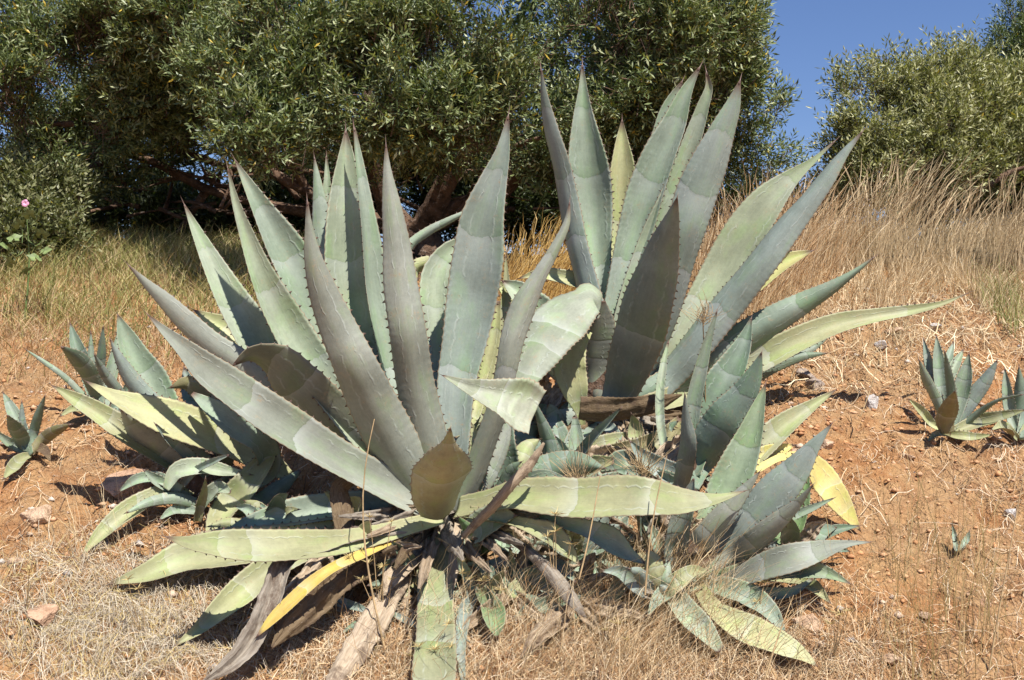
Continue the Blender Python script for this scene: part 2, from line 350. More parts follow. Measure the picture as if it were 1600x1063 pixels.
RIGHT = np.array([1.0, 0, 0]); UP = np.array([0, 0, 1.0])
TOOTH = 0
def leaf_mesh(pts, D0, d, h=(0, 0.4), cup=0.35, side=1, mat=None, seed=0, clamp=True, spine=True, teeth=True, wave=0.0, pitch=None, crumple=0.0):
    """pts: tip first (x, y, apparent width) in picture units; d: depth offsets tip..base (metres);
    h: tilt of the visible face (right, up); side: 1 the visible face is the hollow upper one, -1 the rounded lower one"""
    r = np.random.default_rng(seed + 11)
    P = np.array([(p[0], p[1], p[2]) for p in pts], float)[::-1]          # base first
    seg = np.concatenate([[0], np.cumsum(np.hypot(*np.diff(P[:, :2], axis=0).T))]); seg /= seg[-1]
    dd = np.array(d[::-1] if hasattr(d, '__len__') else [d, d], float)
    off = np.interp(seg, np.linspace(0, 1, len(dd)), dd)
    D = D0 + off
    if clamp:
        for i, p in enumerate(P):
            gd = ground_depth(p[0], p[1] + 0.5 * p[2]); D[i] = min(D[i], gd - 0.04)
    A = np.column_stack([P, D])
    L0 = np.hypot(*np.diff(P[:, :2], axis=0).T).sum() / F * D.mean()
    if pitch is None: pitch = 0.03 if L0 > 0.8 else (0.022 if L0 > 0.4 else 0.016)
    nteeth = max(4, int(L0 / pitch)); n = min(4 * nteeth + 1, 180)
    C = catmull(A, n); C[:, 2] = np.maximum(C[:, 2], 1.0)
    W3 = unp(C[:, 0], C[:, 1], C[:, 3])
    T = norm(np.gradient(W3, axis=0)); V = norm(W3 - np.array([0, 0, CZ]))
    hs = np.array(h, float)
    if hs.ndim == 1: hs = hs[None].repeat(2, 0)
    hs = hs[::-1]; ss = np.linspace(0, 1, n)
    hx = np.interp(ss, np.linspace(0, 1, len(hs)), hs[:, 0]); hz = np.interp(ss, np.linspace(0, 1, len(hs)), hs[:, 1])
    N = norm(-V + hx[:, None] * RIGHT + hz[:, None] * UP)
    N = norm(N - (N * T).sum(1, keepdims=True) * T)
    S = np.cross(T, N); S0 = norm(np.cross(T, -V))
    corr = 1 / np.maximum(np.abs((S * S0).sum(1)), 0.5)
    W = C[:, 2] * C[:, 3] / F * corr * 0.5                                     # half width
    s = ss
    ph = (s * nteeth) % 1.0
    W = W * (1 + 0.045 * np.exp(-((ph - 0.0) / 0.16) ** 2) + 0.045 * np.exp(-((ph - 1.0) / 0.16) ** 2) - 0.01)
    wob = wave * W * np.sin(s * 6 + seed)
    na = 13; u = np.linspace(-1, 1, na); u = np.sign(u) * np.abs(u) ** 0.85
    cp = cup * side
    fold = np.abs(u) ** 1.7
    th = W * (0.34 * (1 - s) ** 2 + 0.075) + 0.0012
    front = (W[:, None] * cp * fold[None]) + (wob[:, None] * (u[None] ** 3))
    # low waves along the margin
    mw = r.random() * 6
    front = front + W[:, None] * 0.05 * np.sin(s[:, None] * (14 + 6 * r.random()) + mw + u[None] * 1.2) * np.abs(u[None]) ** 2
    if crumple:
        cr = fbm(s[:, None] * 14 + seed * 3.7, u[None] * 1.6 + seed, 3)
        front = front + W[:, None] * crumple * cr + W[:, None] * crumple * .5 * np.sin(u[None] * 7 + s[:, None] * 5)
        W = W * (1 + .35 * crumple * fbm(s * 18 + seed, s * 0 + seed, 2)); thick0 = .35
    thick = (th * (0.3 if crumple > .1 else 1))[:, None] * (1 - np.abs(u[None]) ** 2.4) + 0.0012
    ctr = W3[:, None] + S[:, None] * (W[:, None] * u[None])[..., None]
    fv = ctr + N[:, None] * front[..., None]
    bv = fv - N[:, None] * thick[..., None]
    verts = np.concatenate([fv.reshape(-1, 3), bv.reshape(-1, 3)])
    uvv = np.stack([np.broadcast_to(s[:, None], (n, na)), np.broadcast_to((u[None] + 1) / 2, (n, na))], -1).reshape(-1, 2)
    uvs = np.concatenate([uvv, uvv])
    ii = np.arange(n * na).reshape(n, na); o = n * na
    fq = np.stack([ii[:-1, :-1], ii[:-1, 1:], ii[1:, 1:], ii[1:, :-1]], -1).reshape(-1, 4)
    bq = fq[:, ::-1] + o
    l = np.stack([ii[:-1, 0], ii[1:, 0], ii[1:, 0] + o, ii[:-1, 0] + o], -1)
    rr = np.stack([ii[:-1, -1], ii[:-1, -1] + o, ii[1:, -1] + o, ii[1:, -1]], -1)
    e0 = np.stack([ii[0, :-1], ii[0, :-1] + o, ii[0, 1:] + o, ii[0, 1:]], -1)
    e1 = np.stack([ii[-1, :-1], ii[-1, 1:], ii[-1, 1:] + o, ii[-1, :-1] + o], -1)
    quads = np.concatenate([fq, bq, l, rr, e0, e1])
    loops = [quads.ravel()]; sizes = [np.full(len(quads), 4)]; mi = [np.zeros(len(quads), int)]
    # teeth
    tv = []; tf = []; tuv = []; base_i = len(verts)
    if teeth:
        tl = 0.0075 if L0 > 0.7 else (0.0058 if L0 > 0.35 else 0.0045)
        for sg, col in ((-1, 0), (1, na - 1)):
            for k in range(1, nteeth):
                i = int(round(k / nteeth * (n - 1))); sv = i / (n - 1)
                if sv > 0.93 or sv < 0.06 or W[i] < tl * 0.5: continue
                if r.random() < 0.08: continue
                p = fv[i, col]; out = S[i] * sg; q = tl * r.uniform(0.65, 1.2)
                b1 = p + T[i] * q * 0.55 - out * q * 0.15; b2 = p - T[i] * q * 0.55 - out * q * 0.15; b3 = p - N[i] * q * 0.35 - out * q * .1
                tip = p + out * q + T[i] * q * r.uniform(-0.5, 0.35) + N[i] * q * 0.15 * side
                m = base_i + len(tv); tv += [b1, b2, b3, tip]; tuv += [(sv, (sg + 1) / 2)] * 4
                tf += [(m, m + 1, m + 3), (m + 1, m + 2, m + 3), (m + 2, m, m + 3)]
    if tv:
        verts = np.concatenate([verts, np.array(tv)]); uvs = np.concatenate([uvs, np.array(tuv)])
        loops.append(np.array(tf).ravel()); sizes.append(np.full(len(tf), 3)); mi.append(np.ones(len(tf), int))
    spn = None
    if spine and C[-1, 2] <= 4.5:
        sl_ = min(0.045, 0.03 * max(0.5, L0)); ra = max(0.0016, W[-1] * 0.9)
        base = W3[-1] - T[-1] * sl_ * 0.25; ring = []
        for j in range(6):
            a = j * math.pi / 3; ring.append(base + (S[-1] * math.cos(a) + N[-1] * math.sin(a)) * ra)
        ring.append(W3[-1] + T[-1] * sl_)
        spn = (np.array(ring), [(j, (j + 1) % 6, 6) for j in range(6)])
    return verts, np.concatenate(loops), np.concatenate(sizes), uvs, np.concatenate(mi), spn

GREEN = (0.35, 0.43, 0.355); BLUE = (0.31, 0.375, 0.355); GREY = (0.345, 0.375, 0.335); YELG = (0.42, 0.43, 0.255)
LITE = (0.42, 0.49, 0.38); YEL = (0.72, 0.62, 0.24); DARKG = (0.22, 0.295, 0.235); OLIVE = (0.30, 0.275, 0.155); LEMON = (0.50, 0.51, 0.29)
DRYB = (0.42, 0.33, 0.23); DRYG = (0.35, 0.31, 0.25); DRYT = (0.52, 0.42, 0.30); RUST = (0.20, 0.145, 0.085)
leaf_seed = 0
def agave(label, base_px, leaves, stem=0.05, cat='agave', depth=None, group=None, fwd=0.0):
    global leaf_seed
    bp = gpt(*base_px); D0 = (bp[1] if depth is None else depth) - fwd
    if depth is not None: bp = np.array([(base_px[0] - 800) / F * depth, depth, float(ground_h((base_px[0] - 800) / F * depth, depth))])
    root = thing('agave', label, cat, bp.tolist(), group)
    for lf in leaves:
        leaf_seed += 1
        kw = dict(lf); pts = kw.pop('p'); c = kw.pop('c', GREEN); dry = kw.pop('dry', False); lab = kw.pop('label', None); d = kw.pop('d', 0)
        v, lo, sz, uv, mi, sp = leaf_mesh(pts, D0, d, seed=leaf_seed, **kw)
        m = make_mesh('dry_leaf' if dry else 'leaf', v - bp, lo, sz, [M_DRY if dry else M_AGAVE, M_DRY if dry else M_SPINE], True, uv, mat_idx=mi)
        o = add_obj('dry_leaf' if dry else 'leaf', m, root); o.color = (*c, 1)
        if lab: o['label'] = lab
        if sp is not None and not dry:
            vv, ff = sp; ctr = vv[:6].mean(0)
            ms = make_mesh('spine', vv - ctr, np.array(ff), np.full(len(ff), 3), [M_SPINE], True)
            add_obj('spine', ms, o, (ctr - bp).tolist())
    if stem:
        # short stem the rosette grows from
        k = 10; vs = []; 
        prof = [(-0.06, 1.0), (0.0, 1.1), (0.05, 0.95), (0.10, 0.6), (0.13, 0.1)]
        for z, w in prof:
            for j in range(k):
                a = j * 2 * math.pi / k; rr = stem * w * (1 + 0.12 * math.sin(a * 3 + z * 50))
                vs.append((rr * math.cos(a), rr * math.sin(a), z * stem / 0.06))
        fs = [(i * k + j, i * k + (j + 1) % k, (i + 1) * k + (j + 1) % k, (i + 1) * k + j) for i in range(len(prof) - 1) for j in range(k)]
        ms = make_mesh('stem', np.array(vs), np.array(fs), np.full(len(fs), 4), [M_BARK], True); add_obj('stem', ms, root)
    return root
def L(p, c=GREEN, d=(0, 0), h=(0, 0.4), side=1, **kw):
    return dict(p=p, c=c, d=d, h=h, side=side, **kw)

# ---------------------------------------------------------------- the agaves
def skirt(x, y, tips, seed):
    r = np.random.default_rng(seed); out = []
    for dx, dy in tips:
        w = r.uniform(22, 38); out.append(dict(p=[(x+dx*1.25, y+dy*1.25, 4), (x+dx*.8+r.uniform(-8,8), y+dy*.75, w*.7), (x+dx*.4, y+dy*.3, w), (x, y-12, w*.8)], c=(DRYB, DRYG, RUST)[r.integers(0,3)], d=(-.25-.35*dy/100, -.1, .1), h=(0, .3), side=-1, cup=.5, dry=True, teeth=False, wave=.5, crumple=.5))
    return out
UPF = dict(side=1, cup=0.62); LOW = dict(side=-1, cup=0.50)
def tuft(x, y, n, R0, seed, cols=(GREEN, BLUE, DARKG, YELG), dd=0.0, dry=.25, w=.2, lo=-.35, hi=1.15):
    """extra leaves crowding round a point, in all directions"""
    r = np.random.default_rng(seed); out = []
    for k in range(n):
        th = math.pi * (lo + (1 - 2 * lo) * (k + r.uniform(.1, .9)) / n); q = R0 * r.uniform(.6, 1.15); ex, ey = math.cos(th) * q, -math.sin(th) * q * .85
        isdry = r.random() < dry; wd = q * w * r.uniform(.8, 1.4); bx = r.uniform(-8, 8)
        p = [(x+ex+bx, y+ey+q*.12, 2), (x+ex*.72+bx, y+ey*.76, wd*.6), (x+ex*.38+bx, y+ey*.42, wd), (x+bx, y, wd*.7)]
        e = dict(p=p, d=(dd + (r.uniform(-.25, -.05) if ey > 0 else r.uniform(-.15, .1)), dd - .03, dd), h=(r.uniform(-.3, .3), r.uniform(-.1, .6)), side=1 if r.random() < .6 else -1, cup=r.uniform(.3, .7))
        if isdry: e.update(c=(DRYB, DRYG, DRYT)[r.integers(0, 3)], dry=True, teeth=False, crumple=.5, wave=.5)
        else: e.update(c=cols[r.integers(0, len(cols))])
        out.append(e)
    return out
agave('largest blue-green agave left of centre, with a hanging leaf reaching the bottom of the photo', (692, 800), fwd=.32, leaves=skirt(692, 800, [(-95,30),(-60,70),(-30,95),(60,75),(100,40),(-130,5),(120,5),(25,60),(-75,50),(80,60)], 3) + tuft(560,860,9,130,11,dd=.0,dry=.45) + tuft(440,850,7,110,12,dd=.12,dry=.3) + tuft(760,790,9,120,13,dd=.12,dry=.45) + tuft(640,910,7,90,14,dd=-.05,dry=.6) + tuft(840,860,9,110,24,dd=-.0,dry=.4) + tuft(730,900,8,100,25,dd=-.0,dry=.4) + tuft(800,930,9,110,26,dd=-.15,dry=.45,w=.2) + tuft(900,940,10,110,30,dd=-.2,dry=.4,w=.22) + tuft(690,985,6,70,31,dd=-.3,dry=.5,w=.14) + tuft(790,760,8,150,33,dd=.35,dry=.2,w=.27) + tuft(500,930,9,100,27,dd=-.1,dry=.6,w=.15) + tuft(620,960,7,80,28,dd=-.12,dry=.7,w=.15) + [
 L([(540,205,3),(541,240,22),(540,300,46),(538,384,60),(548,480,76),(575,580,84),(620,700,76),(665,780,60)], LITE, (.30,.22,.0), (0,.45), **UPF),
 L([(553,200,3),(561,270,15),(571,350,26),(583,450,38),(600,540,42),(625,640,44),(660,740,45),(680,790,40)], GREEN, (.20,.14,.0), (.7,.3), side=1, cup=.7),
 L([(491,246,2),(497,300,18),(503,360,32),(512,420,36),(530,520,38),(570,620,40)], GREEN, (.42,.35,.2), (-.2,.1), side=-1, cup=.4),
 L([(510,244,2),(511,290,12),(509,330,20),(512,400,22),(540,520,20),(580,620,24)], LITE, (.46,.4,.2), (0,.4), **UPF),
 L([(480,316,3),(482,350,11),(488,400,27),(505,460,47),(525,510,58),(548,560,66),(580,630,76),(622,710,78),(655,765,60),(680,800,45)], GREY, (-.30,-.26,0), (-.10,-.10), side=-1, cup=.45),
 L([(603,226,2),(605,262,12),(612,320,30),(620,380,43),(626,440,54),(638,520,58),(650,600,60),(668,680,62),(682,740,56),(692,800,40)], GREY, (-.16,-.18,0), (.05,-.05), side=-1, cup=.55),
 L([(794,182,3),(785,240,24),(770,290,46),(755,345,68),(748,405,80),(738,470,78),(728,530,70),(714,600,60),(708,680,54),(702,760,50),(697,800,40)], BLUE, (.10,.12,0), (-.05,.32), side=1, cup=.42),
 L([(367,250,2),(385,285,16),(412,335,36),(440,385,56),(468,435,68),(500,500,66),(540,580,62),(590,660,60),(650,760,45)], GREEN, (.06,.12,0), (.1,.45), **UPF),
 L([(356,264,2),(366,310,11),(385,370,24),(405,425,38),(425,470,50),(455,525,58),(490,580,60),(535,640,60),(590,710,56),(650,775,45)], LITE, (-.12,.0,0), (.1,.5), **UPF),
 L([(288,320,2),(308,365,18),(332,415,34),(358,465,48),(385,510,58),(415,560,62),(460,620,60),(530,690,55),(640,780,45)], LITE, (.28,.25,0), (.1,.5), side=1, cup=.5),
 L([(201,415,2),(225,440,12),(255,468,24),(290,503,34),(330,538,38),(370,566,44),(430,620,50),(520,690,50),(640,780,45)], GREY, (.0,.05,0), (-.25,-.05), side=-1, cup=.35),
 L([(231,492,2),(256,518,14),(285,545,28),(320,580,48),(365,614,58),(415,650,60),(470,685,58),(530,722,54),(590,755,50),(650,785,45),(690,800,30)], GREY, (-.42,-.25,0), (.10,.62), side=1, cup=.45),
 L([(366,570,4),(390,556,22),(428,566,50),(465,605,76),(510,655,78),(566,712,66),(640,775,50)], (0.25,0.275,0.22), (-.12,-.05,.02), (-.2,-.95), side=-1, cup=.15, label='olive leaf with a folded-down tip, in the shade between paler leaves'),  # leaf colour darkened to stand for the shade it lies in
 L([(303,485,2),(330,502,22),(358,520,42),(390,550,50),(440,600,50),(560,700,40)], LEMON, (.42,.35,.1), (0,.6), **UPF),
 L([(260,839,2),(290,848,18),(340,852,40),(400,855,50),(460,854,48),(530,849,38),(590,837,32),(645,822,26),(690,810,20)], YELG, (-.68,-.45,-.05), (0,.55), side=1, cup=.25, label='pale leaf lying low and level toward the left, dark at its tip'),
 L([(170,913,2),(230,900,30),(285,880,50),(340,870,58),(400,862,54),(480,850,50),(600,830,45),(680,812,30)], YELG, (-.2,-.1,0), (.05,.9), **UPF),
 L([(272,1010,2),(310,985,20),(345,955,36),(375,930,46),(410,900,44),(470,865,40),(600,830,40)], YELG, (-.4,-.25,0), (.2,.7), **UPF),
 L([(402,994,3),(424,970,15),(452,943,20),(484,914,20),(512,893,16),(570,865,16),(650,822,24)], (0.70,0.52,0.14), (-.62,-.5,-.1), (-.1,.6), side=1, cup=.3, label='yellow edge of a dying leaf among dry brown ones at the foot'),
 L([(425,1012,4),(455,975,36),(492,940,50),(528,905,50),(580,870,50),(650,830,40)], RUST, (-.60,-.42,.0), (.2,.1), dry=True, side=-1, cup=.3, teeth=False, crumple=.3),  # shaded body of the yellow leaf, its shade put into the dark colour
 L([(330,852,4),(390,824,26),(450,810,40),(520,800,44),(600,800,44),(660,805,40)], GREEN, (-.05,0,0), (0,.8), **UPF),
 L([(678,1120,44),(678,1063,68),(681,1000,62),(680,930,56),(680,880,60),(685,840,74),(690,806,76)], (0.31,0.325,0.20), (-.62,-.12,.28), (0,.75), side=1, cup=.25, spine=False, label='broad leaf hanging straight down the bank to the bottom edge'),
 L([(704,670,2),(701,695,22),(698,720,60),(694,750,90),(690,780,84),(690,812,54)], (0.50,0.47,0.31), (-.50,-.38,-.12), (.1,.22), side=-1, cup=.55, label='short broad olive-brown leaf bowed toward the viewer'),
 L([(778,470,8),(770,520,24),(757,580,30),(744,640,32),(730,700,32),(712,780,36)], LEMON, (.22,.15,0), (.1,.3), **UPF),
 L([(705,680,20),(738,650,22),(748,600,22),(760,560,18)], LEMON, (.05,.2), (.1,.3), **UPF),
 L([(738,372,8),(705,395,32),(685,430,48),(682,480,52),(684,540,46),(690,620,42),(697,740,40)], LITE, (.42,.3,.05), (0,.4), **UPF),
 L([(745,318,2),(728,331,6),(700,346,11),(670,362,14),(640,385,15),(636,480,16)], GREEN, (.62,.55,.4), (0,-.3), side=-1, cup=.5),
 L([(735,392,2),(712,400,10),(680,408,18),(648,420,22),(640,470,24)], LEMON, (.42,.4,.35), (0,-.3), side=-1, cup=.5),
 L([(890,316,2),(886,345,10),(866,390,17),(842,432,25),(817,480,40),(800,530,38),(790,580,34),(776,640,34),(762,680,34),(735,750,36),(710,800,34)], GREY, (-.14,-.18,-.02), (-.1,-.15), side=-1, cup=.6, label='narrow grey channelled leaf bending out to the right at its tip'),
 L([(1165,767,1),(1120,780,16),(1070,784,38),(1015,780,56),(960,780,66),(905,782,62),(850,778,56),(805,776,46),(765,785,36),(715,795,30)], YELG, (-.30,-.42,-.3,-.05), (.05,.65), side=1, cup=.25, label='long pale yellow-green leaf lying level toward the right'),
 L([(905,882,2),(885,862,22),(860,840,34),(828,826,22),(790,815,16),(730,805,20)], YELG, (-.35,-.3,-.1), (.2,.7), **UPF),
 L([(1010,882,2),(980,868,22),(950,848,38),(915,830,28),(870,818,16),(800,808,16),(740,800,16)], GREEN, (-.35,-.3,-.05), (.1,.7), **UPF),
 L([(692,587,2),(722,601,17),(755,614,38),(788,627,64),(815,640,80),(834,650,72)], (0.42,0.45,0.36), (-.40,-.46,-.44), (-.1,.6), side=1, cup=.45, teeth=False, crumple=.07, label='bent-back tip of a broken leaf'),
 L([(315,1068,4),(370,1030,26),(405,980,34),(425,930,34),(445,880,30),(520,850,30),(650,820,30)], DRYG, (-.7,-.5,-.1), (0,.5), dry=True, side=1, cup=.6, teeth=False, wave=.4, crumple=.45, label='dead dark grey leaf drooping to the ground'),
 L([(395,1000,10),(420,960,24),(470,915,34),(500,880,30),(600,840,30)], DRYT, (-.5,-.3,-.05), (.2,.5), dry=True, side=-1, cup=.5, teeth=False, wave=.4, crumple=.45),
 L([(512,1090,16),(530,1055,34),(555,1015,42),(590,960,42),(618,915,34),(660,850,30)], DRYT, (-.75,-.5,-.05), (.1,.55), dry=True, side=-1, cup=.35, wave=.2, crumple=.3, label='dead pinkish-tan leaf drooping to the bottom edge'),
 L([(525,900,6),(540,850,24),(536,800,34),(532,760,28),(560,740,20)], RUST, (-.25,-.2,-.1), (0,.2), dry=True, side=-1, cup=.3, teeth=False, wave=.4),
 L([(850,692,4),(832,720,14),(800,755,16),(770,790,16),(745,815,14),(722,840,10)], DRYB, (-.30,-.35,-.25), (.2,.4), dry=True, side=-1, cup=.8, pitch=.03, label='dead leaf curled to a jagged brown rod'),
 L([(915,965,4),(900,942,18),(880,915,24),(852,882,20),(822,855,14),(740,810,14)], DRYG, (-.5,-.35,-.05), (.1,.5), dry=True, side=-1, cup=.8, teeth=False, wave=.2),
 L([(600,930,4),(612,905,26),(640,880,30),(665,850,22)], DRYT, (-.4,-.1), (0,.6), dry=True, teeth=False, wave=.5),
 L([(700,940,6),(706,900,18),(712,860,18),(720,820,20)], DRYT, (-.35,-.1), (.2,.4), dry=True, teeth=False, wave=.5),
 L([(560,800,40),(600,780,60),(640,785,60),(680,800,50)], GREY, (.05,.1), (0,.3), teeth=False, spine=False, **UPF),
 L([(735,660,3),(745,700,26),(740,750,34),(715,800,34)], YELG, (.05,.0), (.2,.3), **UPF),
 L([(795,640,3),(785,680,26),(760,740,34),(725,800,30)], GREY, (.12,.0), (-.2,-.3), **LOW),
], stem=.14)

agave('tall blue-green agave right of centre with the highest upright leaves', (955, 640), leaves=skirt(955, 650, [(-90,40),(-60,80),(-20,105),(40,100),(80,70),(110,30),(-110,0),(130,0),(10,70),(-40,50),(60,40),(150,45),(0,120)], 4) + tuft(900,720,9,110,15,dd=-.15,dry=.5) + tuft(1000,745,11,140,16,dd=-.3,dry=.3) + tuft(960,870,9,120,29,dd=-.75,dry=.3) + tuft(960,620,8,90,17,dd=.12,dry=.3) + tuft(885,715,9,140,34,dd=-.1,dry=.2,w=.27) + tuft(840,660,7,100,18,dd=.05,dry=.4) + [
 L([(845,108,2),(848,150,11),(858,205,22),(870,250,28),(882,310,30),(895,380,34),(910,440,34),(925,500,34),(935,580,30)], BLUE, (.05,.1,0), (-1.1,-.1), side=-1, cup=.35),
 L([(910,102,3),(911,140,14),(912,180,31),(915,220,49),(920,270,66),(926,330,64),(931,390,50),(935,440,40),(940,520,36),(948,600,30)], GREEN, (.18,.2,0), (-.05,.35), **UPF),
 L([(972,188,2),(972,222,20),(973,265,38),(970,320,42),(965,380,34),(958,440,28),(955,520,24),(952,600,20)], LEMON, (.42,.38,.1), (0,.45), **UPF),
 L([(1066,127,2),(1056,150,16),(1045,175,24),(1035,210,28),(1015,300,34),(985,420,34),(960,580,28)], GREEN, (.22,.25,0), (-.2,.3), **UPF),
 L([(1093,106,3),(1073,145,20),(1056,195,38),(1034,245,52),(1014,300,57),(998,360,54),(984,410,48),(972,470,46),(960,540,42),(952,610,36)], GREEN, (.0,.05,0), (-.25,.30), **UPF),
 L([(1104,114,3),(1108,135,11),(1099,170,20),(1085,215,28),(1068,265,32),(1048,315,34),(1022,365,32),(1000,420,30),(975,500,28),(958,600,26)], LITE, (-.05,.0,0), (-.2,.35), side=1, cup=.6),
 L([(1156,127,3),(1146,165,25),(1128,210,43),(1110,255,58),(1090,305,65),(1075,355,62),(1060,410,54),(1045,470,48),(1020,540,44),(985,610,36)], BLUE, (-.28,-.22,0), (.15,-.25), side=-1, cup=.30),
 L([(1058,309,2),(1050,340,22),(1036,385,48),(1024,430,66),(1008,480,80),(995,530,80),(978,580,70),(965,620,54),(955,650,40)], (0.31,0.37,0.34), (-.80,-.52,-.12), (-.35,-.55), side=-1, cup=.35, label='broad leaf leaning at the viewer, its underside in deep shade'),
 L([(1304,221,2),(1270,252,10),(1235,280,28),(1205,310,50),(1175,350,64),(1150,390,66),(1128,430,64),(1100,480,60),(1070,530,54),(1030,590,44),(985,630,36)], (0.38,0.43,0.31), (.12,.12,0), (-.15,.3), side=1, cup=.25),
 L([(1347,206,2),(1318,238,14),(1290,275,27),(1262,312,32),(1230,350,40),(1195,395,46),(1155,445,48),(1115,495,50),(1075,545,50),(1035,590,44),(990,630,36)], BLUE, (-.20,-.15,0), (-.35,.45), side=-1, cup=.55),
 L([(1270,392,2),(1235,408,22),(1200,428,38),(1165,455,42),(1120,490,40),(1050,550,36),(990,610,30)], (0.58,0.57,0.27), (.38,.35,.1), (0,.75), **UPF),
 L([(1366,402,2),(1335,426,10),(1300,450,22),(1255,476,36),(1210,502,46),(1165,530,52),(1120,560,54),(1070,590,50),(1000,625,40)], DARKG, (-.05,-.08,0), (-.35,-.45), side=-1, cup=.5),
 L([(1513,458,1),(1475,474,7),(1430,485,15),(1370,495,22),(1310,508,32),(1255,530,38),(1205,556,42),(1150,585,42),(1080,615,36),(1000,640,30)], YELG, (-.05,-.05,0), (0,.5), side=1, cup=.5),
 L([(1292,552,2),(1255,556,14),(1215,568,22),(1170,590,26),(1080,630,30)], DARKG, (.08,.05,0), (0,.2), **LOW),
 L([(914,678,2),(907,645,16),(897,605,44),(890,575,52),(898,540,40),(915,515,24)], LEMON, (-.25,-.30,-.25), (0,.35), side=1, cup=.2, label='pale yellow-green leaf hanging point down'),
 L([(804,612,30),(818,585,50),(842,540,74),(872,500,82),(902,474,62),(926,466,40),(938,484,30)], (0.36,0.40,0.33), (-.62,-.55,-.40,-.25), ((-.2,.4),(-.3,.4),(0,.9)), side=-1, cup=.22, spine=False, label='long leaf bent over in an arch and hanging down its left side'),
 L([(934,470,22),(930,500,54),(925,550,56),(925,600,42),(940,640,34)], (0.26,0.28,0.24), (-.22,-.12,-.05), (-.3,-.6), spine=False, side=-1, cup=.5),  # underside of the arched leaf, shade painted in as a darker colour
 L([(1066,617,2),(1030,630,24),(985,640,36),(940,642,40),(906,640,34)], RUST, (-.35,-.4), (0,-.4), dry=True, side=-1, cup=.3, teeth=False, wave=.2, crumple=.12, label='dead rust-brown leaf lying level'),
 L([(1063,655,10),(1045,682,28),(1005,700,30),(965,708,26),(935,712,18)], OLIVE, (-.25,-.2), (0,.3), side=1, cup=.8),
 L([(812,435,2),(840,430,14),(880,436,22),(920,450,30),(945,500,34),(950,600,30)], LEMON, (.25,.2,.1), (0,.6), **UPF),
 L([(786,440,4),(806,455,30),(830,480,46),(870,520,46),(930,600,34)], LITE, (.05,.0,.0), (0,.55), **UPF),
 L([(760,440,2),(785,450,16),(805,480,24),(830,530,30),(900,610,30)], LEMON, (.18,.15,.05), (-.1,.5), **UPF),
 L([(790,400,2),(790,470,16),(775,530,26),(760,600,22)], YELG, (.1,.0), (.1,.3), **UPF),
 L([(1300,520,2),(1268,545,10),(1230,560,16),(1180,580,20),(1080,625,28)], GREEN, (.25,.2,.1), (0,.3), **LOW),
 L([(870,640,3),(880,600,24),(900,570,30),(930,600,30)], DARKG, (.0,.1), (0,-.4), **LOW),
], stem=.13)

agave('mid-sized agave of upright blue-green leaves at the right foot of the tallest agave', (1078, 755), [
 L([(1120,487,2),(1106,530,13),(1093,580,21),(1083,625,24),(1078,680,22),(1074,740,18)], GREEN, (-.1,0), (.3,.2), side=1, cup=.6),
 L([(1174,497,2),(1163,535,24),(1145,575,44),(1122,615,54),(1105,655,52),(1092,700,42),(1080,745,30)], DARKG, (.12,.05,0), (-.1,.3), **UPF),
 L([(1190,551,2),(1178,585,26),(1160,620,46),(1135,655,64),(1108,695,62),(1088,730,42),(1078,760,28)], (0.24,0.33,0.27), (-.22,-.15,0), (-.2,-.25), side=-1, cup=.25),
 L([(1070,616,2),(1071,650,13),(1074,690,25),(1068,730,28),(1063,760,24),(1066,790,18)], BLUE, (-.42,-.35,-.15), (-.2,0), side=-1, cup=.5),
 L([(1044,535,3),(1036,575,11),(1031,620,14),(1032,660,14),(1042,720,12)], LITE, (.25,.1), (0,.3), **UPF),
 L([(985,690,3),(1005,715,24),(1035,735,34),(1070,750,34)], BLUE, (-.05,-.05), (0,.3), **UPF),
 L([(960,735,2),(985,740,20),(1020,748,30),(1070,765,30)], DARKG, (-.1,0), (0,.4), **UPF),
], stem=.06)

